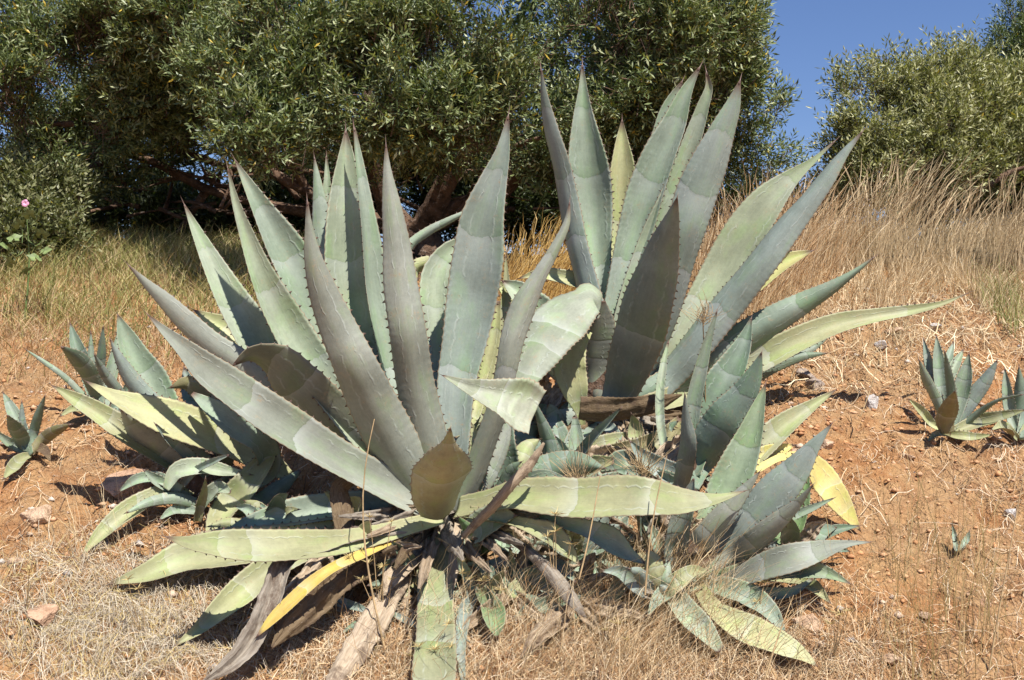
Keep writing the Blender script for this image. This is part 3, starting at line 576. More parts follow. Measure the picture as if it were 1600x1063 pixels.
agave('low spreading grey-green agave at the lower right with yellow leaves behind it', (1088, 905), [
 L([(1262,740,6),(1252,780,30),(1240,820,36),(1226,850,36),(1180,880,30)], (0.27,0.40,0.20), (.15,.1), (-.1,.3), **UPF),
 L([(1196,600,2),(1186,635,20),(1173,680,40),(1158,720,54),(1140,765,62),(1120,810,56),(1102,860,50),(1090,900,40)], (0.34,0.44,0.30), (.12,.1,0), (-.05,.3), **UPF),
 L([(1305,610,2),(1268,636,18),(1232,662,34),(1200,690,42),(1165,725,42),(1130,775,40),(1095,850,36)], YELG, (.28,.2,.05), (-.1,.4), **UPF),
 L([(1187,737,2),(1160,770,20),(1130,805,34),(1100,840,38),(1075,875,36),(1062,905,28)], GREY, (-.12,-.1,0), (-.4,-.4), side=-1, cup=.35),
 L([(1299,663,2),(1270,698,22),(1242,735,46),(1215,765,60),(1190,795,62),(1160,828,52),(1130,862,42),(1095,905,30)], BLUE, (-.12,-.08,0), (-.15,.1), side=-1, cup=.22),
 L([(1270,758,2),(1245,788,15),(1215,815,28),(1180,845,36),(1145,875,38),(1105,905,30)], GREY, (-.30,-.2,0), (-.4,-.45), side=-1, cup=.35),
 L([(1302,779,2),(1275,792,10),(1245,805,14),(1210,822,18),(1150,860,24)], GREEN, (-.1,-.05,0), (0,.4), **UPF),
 L([(1362,847,1),(1325,850,11),(1280,861,32),(1235,874,44),(1195,886,42),(1155,902,28),(1118,915,18),(1092,922,12)], GREY, (-.25,-.25,-.05), (.05,.5), side=1, cup=.2),
 L([(1343,828,4),(1325,803,24),(1303,772,40),(1280,742,42),(1256,722,26),(1230,714,14),(1180,735,12)], YEL, (.22,.25,.1), (.1,.55), side=1, cup=.15, label='bright yellow leaf arching down onto the soil'),
 L([(1240,696,4),(1210,708,24),(1180,720,26),(1130,780,26)], YEL, (.22,.1), (0,.4), **UPF),
 L([(1342,822,2),(1310,828,14),(1280,838,22),(1250,850,20),(1180,885,20)], DARKG, (.05,0), (.1,.5), **UPF),
 L([(1084,748,3),(1074,785,28),(1062,830,36),(1060,880,38),(1075,910,30)], BLUE, (-.10,0), (-.1,.2), spine=False, **UPF),
 L([(1277,1041,2),(1250,1022,22),(1215,1005,38),(1180,990,46),(1145,972,40),(1115,950,28),(1090,915,20)], LEMON, (-.45,-.3,-.05), (.1,.8), side=1, cup=.2),
 L([(1125,1018,14),(1100,990,34),(1070,958,38),(1055,930,30),(1075,905,20)], LITE, (-.4,-.1), (.1,.7), **UPF),
 L([(1298,943,2),(1275,922,18),(1250,908,22),(1200,900,22),(1110,905,20)], YELG, (-.1,-.1,0), (.1,.6), **UPF),
 L([(955,952,4),(962,928,24),(985,908,28),(1030,905,24),(1080,912,20)], YELG, (-.1,-.05,0), (0,.5), **UPF),
 L([(1000,800,3),(1022,840,20),(1045,880,26),(1080,910,26)], GREEN, (.05,0), (.1,.3), **UPF),
 L([(1328,912,2),(1290,897,20),(1245,892,34),(1190,896,36),(1115,908,24)], (0.33,0.40,0.29), (-.3,-.2,0), (.05,.5), **UPF),
 L([(1228,996,2),(1205,962,26),(1168,935,36),(1118,918,28)], GREEN, (-.35,-.1), (.15,.6), **UPF),
 L([(1012,962,2),(1030,938,22),(1058,920,30),(1090,912,24)], GREEN, (-.3,-.1), (-.1,.5), **UPF),
 L([(1270,905,3),(1240,925,14),(1190,930,20),(1100,915,20)], GREEN, (-.15,0), (0,.5), **UPF),
], stem=.08)

agave('agave of pale green leaves half hidden behind the long left leaves of the largest', (325, 765), [
 L([(184,492,2),(196,525,27),(212,560,42),(232,595,54),(250,630,52),(280,690,45),(305,740,35)], (0.33,0.42,0.32), (.1,.1,0), (0,.35), **UPF),
 L([(172,530,2),(185,560,15),(205,595,26),(230,625,30),(280,690,30)], BLUE, (-.02,.0,0), (-.4,.1), side=-1, cup=.5),
 L([(136,597,2),(170,616,18),(215,636,40),(265,655,56),(320,675,58),(380,700,50),(420,722,36),(450,745,20)], LEMON, (-.3,-.2,.1), (0,.6), side=1, cup=.2),
 L([(82,603,2),(115,624,20),(150,645,30),(190,672,38),(235,700,38),(300,740,34)], YELG, (-.15,-.12,0), (0,.45), **UPF),
 L([(190,640,6),(215,672,46),(255,700,54),(315,740,40)], GREY, (-.2,-.05), (-.3,-.6), **LOW),
 L([(243,663,3),(262,685,12),(290,710,18),(325,745,16)], BLUE, (-.3,-.1), (0,.3), **UPF),
 L([(288,575,4),(298,610,28),(315,650,36),(330,740,30)], BLUE, (.15,.05), (-.1,.2), **UPF),
 L([(266,606,3),(290,600,22),(322,618,38),(355,660,34),(345,740,30)], OLIVE, (.0,.05,0), (0,-.3), side=-1, cup=.3),
 L([(300,615,6),(330,637,28),(370,667,40),(408,692,42),(420,730,34),(360,770,30)], (0.33,0.42,0.34), (-.22,-.2,0), (.1,.45), side=1, cup=.3, pitch=.03),
 L([(434,697,2),(415,722,26),(390,755,40),(362,790,42),(342,822,32),(336,850,22)], YELG, (-.1,-.25,-.2), (-.3,.3), side=1, cup=.5, label='yellow-green leaf pointing up to the right below the long leaf'),
 L([(395,790,6),(385,750,24),(370,760,34),(330,770,30)], DARKG, (.05,0), (.1,.3), **UPF),
 L([(470,735,6),(440,760,26),(400,790,34),(345,790,30)], DARKG, (.1,.05), (.1,.1), **LOW),
], stem=.07)

agave('small sprawling agave drooping over the soil below the half-hidden pale agave on the left', (305, 800), [
 L([(128,868,2),(160,835,22),(195,806,30),(228,785,28),(270,770,20),(300,780,14)], YELG, (-.2,-.15,0), (-.1,.7), **UPF),
 L([(186,768,2),(215,750,16),(245,748,18),(282,768,16)], GREEN, (-.05,-.05), (0,.4), **UPF),
 L([(392,742,2),(350,738,18),(310,733,26),(275,742,24),(260,765,10)], LITE, (-.05,-.1), (0,.7), **UPF),
 L([(225,735,3),(240,748,16),(262,762,18),(300,785,14)], GREEN, (-.1,0), (-.1,.4), **UPF),
 L([(357,712,3),(335,722,9),(310,735,11),(285,760,12)], BLUE, (-.2,0), (0,.4), **UPF),
 L([(198,801,3),(235,783,15),(270,777,19),(308,785,16)], GREEN, (-.2,-.05), (0,.3), **LOW),
 L([(321,748,2),(318,770,12),(313,790,14),(308,815,12)], YELG, (-.2,-.1), (.2,.3), **UPF),
 L([(360,770,6),(345,765,20),(328,775,22),(312,795,14)], LITE, (-.15,-.1), (0,.5), **UPF),
 L([(250,812,3),(270,800,14),(290,798,16),(305,800,12)], GREEN, (-.15,-.02), (0,.6), **UPF),
], stem=.03)

agave('small dark agave against the dry grass behind the pale agaves on the left', (158, 650), [
 L([(110,506,2),(120,540,19),(135,575,24),(155,640,20)], DARKG, (.1,0), (-.1,.1), **UPF),
 L([(142,520,2),(142,560,11),(147,610,13),(155,645,12)], GREEN, (0,0), (.2,.1), **UPF),
 L([(161,511,2),(158,550,13),(153,600,15),(157,645,12)], DARKG, (-.1,0), (-.3,-.3), **LOW),
 L([(187,512,2),(179,560,17),(168,605,20),(158,648,14)], GREEN, (.1,0), (.1,.1), **UPF),
 L([(97,543,4),(120,562,24),(138,585,28),(156,635,18)], DARKG, (-.3,0), (0,-.6), **LOW),
 L([(40,546,1),(70,566,7),(98,586,9),(150,640,10)], GREEN, (-.1,0), (0,.3), **LOW),
 L([(148,555,2),(165,585,15),(185,612,18),(200,640,16),(175,655,14)], BLUE, (-.35,-.1), (.1,.1), **LOW),
 L([(212,560,2),(205,595,14),(190,625,16),(165,650,14)], DARKG, (.05,0), (.1,.1), **UPF),
 L([(95,650,3),(115,640,12),(135,642,14),(155,652,10)], YELG, (-.2,0), (0,.5), **UPF),
], stem=.03)

agave('small agave alone on bare soil at the left edge', (47, 712), [
 L([(5,614,2),(18,640,17),(32,670,21),(44,704,14)], GREEN, (.05,0), (0,.2), **UPF),
 L([(34,628,2),(34,655,10),(40,690,12),(46,706,10)], BLUE, (0,0), (.2,.1), **UPF),
 L([(70,619,2),(59,650,13),(51,680,15),(47,707,12)], DARKG, (-.1,0), (-.2,-.1), **LOW),
 L([(109,664,3),(86,675,17),(66,690,19),(50,708,12)], OLIVE, (-.1,0), (.1,-.2), **LOW),
 L([(-8,672,2),(10,690,14),(30,702,14),(45,710,10)], GREEN, (-.1,0), (0,.4), **UPF),
 L([(12,650,3),(25,675,23),(38,700,19),(46,712,10)], DARKG, (-.2,0), (-.2,-.5), **LOW),
 L([(6,748,3),(20,732,19),(36,716,14),(46,712,8)], YELG, (-.25,0), (.1,.6), **UPF),
 L([(78,720,3),(70,705,14),(58,700,14),(48,710,8)], RUST, (-.1,0), (.1,.2), dry=True, teeth=False),
], stem=.025)

agave('small agave on the right soil slope, shown whole, beside one cut off', (1484, 678), [
 L([(1505,547,2),(1493,570,15),(1480,600,17),(1482,665,14)], LITE, (.15,0), (0,.3), **UPF),
 L([(1490,535,2),(1481,565,15),(1474,600,17),(1480,665,14)], GREEN, (.18,0), (0,.2), **UPF),
 L([(1443,530,2),(1450,560,12),(1462,605,15),(1478,665,14)], BLUE, (.1,0), (-.2,.1), **UPF),
 L([(1463,526,2),(1466,560,17),(1470,600,20),(1480,660,16)], GREEN, (.05,0), (.1,.2), **UPF),
 L([(1476,550,2),(1482,590,12),(1486,630,15),(1483,668,12)], DARKG, (-.12,0), (-.5,-.2), **LOW),
 L([(1514,553,2),(1508,590,23),(1498,630,25),(1487,670,16)], GREEN, (0,0), (-.1,.25), **UPF),
 L([(1558,563,2),(1541,592,19),(1516,625,25),(1492,667,14)], BLUE, (-.05,0), (-.1,.1), side=-1, cup=.6),
 L([(1436,563,2),(1446,592,14),(1460,620,15),(1480,668,12)], GREEN, (-.1,0), (-.3,-.1), **LOW),
 L([(1420,624,2),(1438,643,13),(1455,662,12),(1478,675,8)], LEMON, (-.1,0), (0,.5), **UPF),
 L([(1492,612,2),(1484,638,25),(1477,660,29),(1481,678,20)], OLIVE, (-.28,-.08), (0,-.15), side=-1, cup=.5),
 L([(1602,641,2),(1560,653,17),(1522,663,20),(1490,676,14)], YELG, (-.15,0), (.05,.5), **UPF),
 L([(1597,617,2),(1560,626,5),(1530,645,10),(1498,672,10)], DARKG, (-.2,0), (0,-.3), **LOW),
 L([(1550,680,2),(1520,684,12),(1500,682,14),(1485,680,8)], LEMON, (-.15,0), (0,.6), **UPF),
 L([(1450,690,3),(1462,680,10),(1475,678,10),(1484,680,6)], OLIVE, (-.1,0), (0,.5), **UPF),
], stem=.03)
agave('small agave cut off by the right edge of the photo', (1592, 688), [
 L([(1570,577,2),(1574,610,15),(1582,655,16),(1590,682,10)], GREEN, (.05,0), (-.2,.2), **UPF),
 L([(1592,574,2),(1594,610,18),(1593,650,22),(1592,684,12)], DARKG, (0,0), (-.1,-.2), **LOW),
 L([(1640,590,2),(1620,620,20),(1605,655,22),(1594,684,12)], GREEN, (0,0), (0,.2), **UPF),
 L([(1660,650,2),(1630,655,17),(1610,668,18),(1594,686,10)], YELG, (-.1,0), (0,.5), **UPF),
 L([(1550,672,2),(1563,668,10),(1578,675,10),(1590,686,8)], YELG, (-.2,0), (0,.5), **UPF),
], stem=.025)

agave('little agave pup with a thin blade pointing up right, under the arched leaf', (872, 752), [
 L([(970,638,2),(950,660,10),(925,687,15),(905,714,16),(880,750,13)], (0.33,0.42,0.36), (-.3,-.05), (-.2,.35), **UPF),
 L([(829,616,2),(842,650,12),(855,690,24),(862,750,24)], DARKG, (-.15,-.05), (-.3,.1), **LOW),
 L([(868,682,2),(874,700,22),(878,725,26),(872,750,16)], GREEN, (-.05,0), (.2,.2), **UPF),
 L([(898,652,8),(900,690,24),(890,740,20)], GREEN, (.05,0), (.1,.2), **UPF),
 L([(959,722,12),(930,730,26),(900,742,16),(872,752,8)], LEMON, (-.25,-.1), (0,.6), **UPF),
 L([(1000,735,10),(975,722,30),(955,735,30),(890,755,16)], GREEN, (-.1,0), (0,.5), **UPF),
 L([(850,755,6),(845,735,12),(855,720,14),(868,750,12)], DARKG, (-.1,0), (0,.2), **UPF),
], stem=.03)
agave('little folded bright green agave pup at the top right of the hanging leaf', (748, 862), [
 L([(806,806,4),(786,812,36),(760,824,46),(738,840,32),(742,862,14)], LITE, (-.3,-.15), (.1,.5), **UPF),
 L([(716,808,2),(735,832,20),(758,852,24),(752,864,12)], (0.25,0.40,0.18), (-.25,-.12), (-.3,0), side=-1, cup=.6),
 L([(720,850,3),(738,842,22),(755,850,24),(752,864,12)], DARKG, (-.1,0), (0,.3), **UPF),
 L([(800,855,3),(785,850,16),(765,852,18),(750,864,10)], DARKG, (-.1,0), (0,.3), **UPF),
], stem=.03)
agave('little agave pup with an upright pale blue strip leaf, low beside the hanging leaf', (742, 925), [
 L([(727,1085,4),(721,1040,12),(720,1000,18),(726,960,22),(738,930,20)], BLUE, (-.4,-.05), (.1,.6), **UPF),
 L([(776,996,3),(773,970,36),(765,945,28),(748,925,14)], (0.28,0.38,0.22), (-.25,-.05), (0,.6), **UPF),
 L([(790,895,3),(775,915,20),(760,930,22),(745,930,12)], YELG, (-.15,0), (0,.5), **UPF),
 L([(714,868,3),(722,885,16),(732,905,16),(742,925,10)], GREEN, (-.1,0), (0,.2), **UPF),
], stem=.025)
agave('little blue-leaved agave pup among dry stems below the low level leaf', (830, 905), [
 L([(898,909,3),(884,894,18),(864,880,14),(835,900,8)], BLUE, (-.25,-.05), (0,.6), **UPF),
 L([(797,858,4),(799,880,12),(806,900,12),(826,908,8)], LITE, (-.15,0), (.1,.3), **UPF),
 L([(790,945,3),(795,920,14),(810,908,14),(828,908,8)], GREEN, (-.2,0), (0,.5), **UPF),
 L([(825,855,3),(830,870,12),(832,890,12),(830,905,8)], DARKG, (-.1,0), (0,.2), **UPF),
], stem=.02)
agave('little agave pup to the left of the hanging leaf, half in shade', (640, 905), [
 L([(611,846,3),(626,862,18),(645,885,16),(645,905,8)], (0.26,0.37,0.26), (-.2,0), (-.1,.2), **UPF),
 L([(575,915,3),(595,912,12),(620,905,14),(640,908,8)], GREEN, (-.15,0), (0,.4), **UPF),
 L([(580,985,3),(597,960,14),(618,932,16),(640,908,10)], (0.33,0.44,0.28), (-.3,0), (0,.6), **UPF),
 L([(575,890,3),(598,893,16),(620,900,18),(640,908,8)], BLUE, (-.1,0), (0,.5), **UPF),
], stem=.02)
agave('tiny agave seedling standing alone on the dry soil at the lower right', (1493, 862), [
 L([(1488,820,2),(1491,835,7),(1493,858,6)], GREEN, (0,0), (0,.2), **UPF),
 L([(1515,830,2),(1511,842,9),(1496,860,6)], GREEN, (0,0), (0,.2), **UPF),
 L([(1494,838,2),(1496,848,9),(1494,861,6)], BLUE, (-.03,0), (0,.2), **UPF),
], stem=.01)

for lab, bx, by, n, R0, sd in (
 ('little agave pup between the long level leaf and the low spreading agave', 1010, 860, 9, 75, 41),
 ('little agave pup half buried in dead leaves under the long level leaf', 905, 870, 8, 60, 42),
 ('little agave pup in the shade behind the low level pale leaf', 420, 835, 8, 60, 43),
 ('little agave pup at the left foot of the low spreading agave, in orange grass', 1030, 935, 8, 55, 44),
 ('little agave pup sheltered right behind the bright yellow leaf', 1240, 880, 7, 60, 45),
 ('little agave pup with dry leaves under the left of the largest agave', 570, 900, 8, 60, 46)):
    agave(lab, (bx, by), tuft(bx, by, n, R0 * 1.75, sd, dry=.2, w=.22, lo=0.05), stem=.03, fwd=.10)

# ---------------------------------------------------------------- trees and shrubs
def twig_leaves(centres, radii, n_tw, K, leaf_len, leaf_w, cols, up=0.5, shell=(0.55, 1.0), seed=0, tw_len=(0.10, 0.2), yellow=0.012, clip=None, gs=2.6, gth=-0.06):
    r = np.random.default_rng(seed)
    centres = np.asarray(centres, float); radii = np.asarray(radii, float)
    wgt = radii[:, 0] * radii[:, 2] * (radii[:, 1] ** 0.5); wgt /= wgt.sum()
    b = r.choice(len(centres), n_tw, p=wgt)
    dr = norm(r.normal(size=(n_tw, 3))); rad = r.uniform(shell[0] ** 3, shell[1] ** 3, n_tw) ** (1 / 3)
    P = centres[b] + dr * radii[b] * rad[:, None]
    P = P + norm(r.normal(size=(n_tw, 3))) * 0.05
    P0 = P - centres[b]
    gap = np.minimum(fbm(P[:, 0] * gs + P[:, 1] * .7 * gs, P[:, 2] * gs + P[:, 1] * .5 * gs, 2) , 1)
    kk = gap > gth; P = P[kk]; dr = dr[kk]; b = b[kk]
    if clip is not None:
        k = clip(P); P = P[k]; dr = dr[k]; b = b[k]
    n = len(P)
    TD = norm(dr * 0.9 + np.array([0, 0, up]) + r.normal(size=(n, 3)) * 0.45)
    TL = r.uniform(*tw_len, n)
    A = norm(np.cross(TD, r.normal(size=(n, 3)))); B = np.cross(TD, A)
    t = np.tile((np.arange(K) + 0.5) / K, (n, 1)); ang = np.arange(K)[None] * 2.4 + r.uniform(0, 6.28, n)[:, None]
    q = P[:, None] + TD[:, None] * (TL[:, None] * t)[..., None]
    side = A[:, None] * np.cos(ang)[..., None] + B[:, None] * np.sin(ang)[..., None]
    spread = 0.75 + 0.5 * r.random((n, K))
    LD = norm(TD[:, None] + side * spread[..., None] + r.normal(size=(n, K, 3)) * 0.22)
    ll = leaf_len * r.uniform(0.6, 1.25, (n, K)); lw = leaf_w * r.uniform(0.75, 1.25, (n, K))
    WN = norm(np.cross(LD, norm(r.normal(size=(n, K, 3)) * 0.8 + np.array([0, -0.25, 0.9]))))
    NN = np.cross(WN, LD)
    base = q; tip = q + LD * ll[..., None] + NN * (ll * 0.08)[..., None]
    mid = q + LD * (ll * 0.5)[..., None]
    l = mid + WN * (lw * .5)[..., None]; rr = mid - WN * (lw * .5)[..., None]
    V = np.stack([base, rr, tip, l], 2).reshape(-1, 3)
    m = n * K; i4 = np.arange(m) * 4
    tris = np.stack([i4, i4 + 1, i4 + 2, i4, i4 + 2, i4 + 3], -1).reshape(-1, 3)
    cols = np.asarray(cols, float)
    f = r.random(n)[:, None] * 0.6 + r.random((n, K)) * 0.4
    # new growth at twig ends is paler
    f = np.clip(f + (t - 0.5) * 0.35, 0, 0.999)
    ci = f * (len(cols) - 1); i0 = ci.astype(int); fr = (ci - i0)[..., None]
    C = cols[i0] * (1 - fr) + cols[np.minimum(i0 + 1, len(cols) - 1)] * fr
    C *= r.uniform(0.8, 1.2, (n, K))[..., None]
    yl = r.random((n, K)) < yellow; C[yl] = np.array([0.50, 0.36, 0.05])
    C = np.repeat(C.reshape(-1, 3), 4, 0)
    return V, tris, C, (P, TD, TL)
def crown(name, parent, loc, V, tris, C):
    loc = np.asarray(loc)
    me = make_mesh(name, V - loc, tris, np.full(len(tris), 3), [M_FOL], False, col=C)
    return add_obj(name, me, parent)
def tube_geo(P, R, k=8, rough=0.12, seed=0):
    P = np.asarray(P, float); R = np.asarray(R, float); r = np.random.default_rng(seed)
    k0 = np.concatenate([[0], np.cumsum(np.linalg.norm(np.diff(P, axis=0), axis=1))]); n = max(6, int(k0[-1] / 0.07))
    t = np.linspace(0, k0[-1], n)
    # smooth through points
    Q = np.stack([np.interp(t, k0, P[:, i]) for i in range(3)], 1); RR = np.interp(t, k0, R)
    for _ in range(3): Q[1:-1] = (Q[:-2] + 2 * Q[1:-1] + Q[2:]) / 4
    T = norm(np.gradient(Q, axis=0)); A = norm(np.cross(T, np.array([0.3, 0.5, 0.8]))); B = np.cross(T, A)
    a = np.arange(k) * 2 * np.pi / k
    lump = 1 + rough * (r.random((n, k)) - 0.5) * 2 + rough * np.sin(a * 2 + t[:, None] * 3)
    V = Q[:, None] + (A[:, None] * np.cos(a)[None, :, None] + B[:, None] * np.sin(a)[None, :, None]) * (RR[:, None] * lump)[..., None]
    i = np.arange(n * k).reshape(n, k); j = np.roll(i, -1, 1)
    q = np.stack([i[:-1], j[:-1], j[1:], i[1:]], -1).reshape(-1, 4)
    return V.reshape(-1, 3), q
def tubes(name, parent, loc, items, mat, k=8):
    Vs = []; Fs = []; o = 0
    for s, (P, R) in enumerate(items):
        v, f = tube_geo(P, R, k, seed=s); Vs.append(v); Fs.append(f + o); o += len(v)
    V = np.concatenate(Vs) - np.asarray(loc); Fq = np.concatenate(Fs)
    return add_obj(name, make_mesh(name, V, Fq, np.full(len(Fq), 4), [mat], True), parent)
def U3(px, py, d): return unp(px, py, d).tolist()
def limb(pts, r0, r1):
    P = [U3(*p) for p in pts]; return (P, np.linspace(r0, r1, len(P)))
def twig_ribs(tw, n, seed=0, w=0.004):
    """thin woody twigs behind the leaves: narrow three-sided rods"""
    P, TD, TL = tw; r = np.random.default_rng(seed); k = r.choice(len(P), min(n, len(P)), replace=False)
    p0 = P[k] - TD[k] * r.uniform(.05, .22, len(k))[:, None] + r.normal(size=(len(k), 3)) * .03; p1 = P[k] + TD[k] * TL[k][:, None]
    A = norm(np.cross(TD[k], r.normal(size=(len(k), 3)))); B = norm(np.cross(TD[k], A))
    V = np.stack([p0 + A * w, p0 + B * w, p0 - (A + B) * w * .7, p1], 1).reshape(-1, 3); i = np.arange(len(k))[:, None] * 4
    T = np.concatenate([i + np.array([[0, 1, 3]]), i + np.array([[1, 2, 3]]), i + np.array([[2, 0, 3]])])
    return V, T

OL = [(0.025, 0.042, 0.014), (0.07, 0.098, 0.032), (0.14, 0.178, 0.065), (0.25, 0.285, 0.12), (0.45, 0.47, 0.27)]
# --- the big tree behind the agaves
r = np.random.default_rng(21)
bl = []; rd = []
def blob(px, py, rp, d, ry=None, rz=None):
    bl.append(U3(px, py, d)); R = rp / F * d; rd.append((R, (ry if ry else R), (rz / F * d if rz else R * 0.8)))
front = [ # lit clumps at the front of the crown
 (30,40,80,7.3),(20,150,70,7.1),(110,95,70,7.2),(200,40,75,7.3),(300,25,70,7.0),(290,95,60,7.6),(60,215,60,7.3),(150,190,62,7.5),(215,150,55,7.5),
 (375,110,70,6.6),(400,190,55,6.4),(430,235,40,6.3),(375,225,38,6.4),(450,60,80,6.6),(470,150,70,6.6),(520,100,60,6.7),(560,40,75,6.7),(590,160,70,6.6),
 (640,90,80,6.6),(690,180,62,6.6),(740,60,80,6.7),(760,150,65,6.8),(730,215,38,6.7),(640,205,40,6.8),(560,215,34,7.0),(830,60,75,7.0),(850,140,60,7.3),(830,215,45,7.5),
 (920,40,80,7.0),(960,130,70,7.2),(1000,60,80,7.0),(1050,150,70,7.3),(1020,220,55,7.5),(1080,50,75,7.1),(1120,120,55,7.3),(900,200,60,7.8),
 (1110,20,60,7.2),(1125,75,48,7.3),(1140,135,38,7.4),(1130,190,45,7.5),(1165,200,42,7.6),(1200,215,32,7.7),(1195,170,26,7.7),(1180,245,48,7.8),(1215,240,26,7.8),(1150,60,26,7.4),
 (75,150,60,8.4),(120,200,60,8.6),(40,250,50,8.6),(160,160,50,8.5),(330,170,45,7.7),(260,120,50,7.5),(290,210,36,8.0),(90,280,44,7.9),(165,262,34,8.0),(250,40,60,7.2),(150,60,60,7.4),(480,215,40,7.3),(610,235,34,7.2),(690,240,36,7.2),(780,245,36,7.5),(870,245,40,7.6),(940,215,48,7.4),(990,170,50,7.3),(310,200,34,8.3),(250,230,40,8.6),(120,250,42,8.8),(500,235,30,7.4)]
for a in front: blob(*a)
nf = len(bl)
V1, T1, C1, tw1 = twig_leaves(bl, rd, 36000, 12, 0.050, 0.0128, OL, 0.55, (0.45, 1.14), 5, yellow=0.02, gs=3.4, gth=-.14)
bl = []; rd = []   # inner and upper crown (deeper, and above the picture)
for px in range(-160, 1130, 130):
    for py in (-360, -240, -120, 0, 90):
        blob(px + r.uniform(-40, 40), py + r.uniform(-40, 40), r.uniform(85, 120), 8.5 + r.uniform(-.5, .9) + (0.25 if py < -50 else 0), 0.7)
for (px, py, rp, d) in [(60,200,90,9.2),(220,210,70,9.3),(480,190,90,8.6),(650,170,110,8.6),(800,180,90,8.8),(980,210,95,8.8),(1080,220,80,8.8),(900,230,80,8.8),(390,160,80,8.8),(870,100,70,8.4),(880,150,60,8.4),(820,60,60,8.4),(470,40,60,8.4),(1150,110,40,8.2),(20,200,60,9.0)]: blob(px, py, rp, d)
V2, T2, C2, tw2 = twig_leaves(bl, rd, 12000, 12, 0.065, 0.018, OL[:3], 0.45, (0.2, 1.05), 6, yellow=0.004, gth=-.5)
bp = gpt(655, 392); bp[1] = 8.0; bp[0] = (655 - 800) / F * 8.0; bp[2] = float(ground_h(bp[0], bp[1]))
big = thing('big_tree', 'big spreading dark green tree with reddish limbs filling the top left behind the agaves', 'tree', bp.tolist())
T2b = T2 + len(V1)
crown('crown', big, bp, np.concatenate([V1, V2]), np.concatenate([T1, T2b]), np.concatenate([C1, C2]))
gz = U3(655, 420, 8.0)
tubes('trunk', big, bp, [limb([(655,440,8.0),(655,380,8.0),(650,345,8.0)], .17, .14)], M_BARK, 14)
limbs = [
 [(650,375,8.0),(610,330,7.9),(592,270,7.8),(588,215,7.7),(570,120,7.8),(560,0,7.8)],
 [(650,370,8.0),(680,320,7.8),(700,270,7.7),(740,225,7.6),(800,170,7.7),(860,60,7.9)],
 [(655,360,8.0),(720,330,7.9),(775,300,7.8),(820,262,7.8),(880,235,7.9),(960,180,8.0),(1040,120,8.0)],
 [(770,230,8.2),(815,255,8.1),(860,275,8.0),(900,262,8.1),(960,250,8.2)],
 [(640,370,8.0),(560,330,8.1),(480,300,8.2),(420,270,8.2),(360,215,8.1),(310,180,8.0),(240,158,7.9),(170,130,7.8)],
 [(600,350,8.1),(520,345,8.3),(430,320,8.4),(330,300,8.4),(230,250,8.3),(120,230,8.2)],
 [(420,270,8.2),(350,262,8.4),(280,235,8.5),(200,240,8.5),(120,300,8.4)],
 [(600,300,8.0),(630,240,8.1),(640,160,8.0),(650,40,7.9)],
 [(480,300,8.2),(440,220,8.0),(420,120,7.7),(440,20,7.5)],
 [(330,300,8.4),(300,340,8.5),(270,380,8.4)],
 [(360,215,8.1),(330,120,8.0),(300,0,7.9)],
 [(700,270,7.7),(760,270,7.6),(800,230,7.4),(850,215,7.3)],
 [(590,260,7.8),(560,230,7.6),(520,190,7.3),(480,140,7.1)],
 [(700,270,7.7),(690,220,7.5),(700,150,7.2)],
]
for i, pts in enumerate(limbs):
    r0 = .09 if i < 3 else (.06 if i < 6 else .035)
    tubes('limb', big, bp, [limb([(x + r.uniform(-5, 5), y + r.uniform(-6, 6), d) for x, y, d in pts], r0, r0 * .3)], M_BARK, 9)
# dead and thin branches in the dark below the crown
sm = []
for k in range(150):
    x0 = r.uniform(90, 880); y0 = r.uniform(190, 340); d0 = r.uniform(7.7, 9.2); a = r.uniform(-0.5, 3.6); Lg = r.uniform(40, 120); P = []
    for j in range(5):
        P.append((x0, y0, d0)); x0 += math.cos(a) * Lg / 4; y0 -= math.sin(a) * Lg / 4 * .7; a += r.uniform(-.5, .5); d0 += r.uniform(-.1, .1)
    sm.append(limb(P, r.uniform(.008, .025), .003))
tagged = tubes('small_branches', big, bp, sm, M_BARK, 5); tagged['kind'] = 'stuff'
vt, tt = twig_ribs((np.concatenate([tw1[0], tw2[0]]), np.concatenate([tw1[1], tw2[1]]), np.concatenate([tw1[2], tw2[2]])), 12000, 3, .0032)
o = add_obj('twigs', make_mesh('twigs', vt - bp, tt, np.full(len(tt), 3), [M_BARK]), big); o['kind'] = 'stuff'

# --- olive tree at the right and the taller one behind it
OV = [(0.055, 0.068, 0.022), (0.14, 0.15, 0.05), (0.26, 0.26, 0.10), (0.39, 0.38, 0.18), (0.52, 0.51, 0.30)]
def small_tree(name, label, base, blobs, ntw, cols, seed, limbs_px, lens=(0.048, 0.011), up=.8, yellow=.004, r0=.06, twl=(.12, .26), gth=-.1):
    global bl, rd
    bl = []; rd = []
    for b in blobs: blob(*b)
    V, T, C, tw = twig_leaves(bl, rd, int(ntw * 1.5), 13, lens[0], lens[1], cols, up, (0.3, 1.12), seed, twl, yellow, gs=2.2, gth=gth)
    x = (base[0] - 800) / F * base[2]; g = [x, base[2], float(ground_h(x, base[2]))]
    root = thing(name, label, 'tree' if 'tree' in name else 'bush', g)
    crown('crown' if 'tree' in name else 'foliage', root, g, V, T, C)
    for i, pts in enumerate(limbs_px):
        P = [U3(*p) for p in pts]; P[0] = [P[0][0], P[0][1], min(P[0][2], g[2] - .05)] if i == 0 else P[0]
        tubes('trunk' if i == 0 else 'limb', root, g, [(P, np.linspace(r0 * (1 if i == 0 else .5), r0 * .25, len(P)))], M_BARK, 8)
    vt, tt = twig_ribs(tw, ntw // 2, 3, .003); o = add_obj('twigs', make_mesh('twigs', vt - np.array(g), tt, np.full(len(tt), 3), [M_BARK]), root); o['kind'] = 'stuff'
    return root
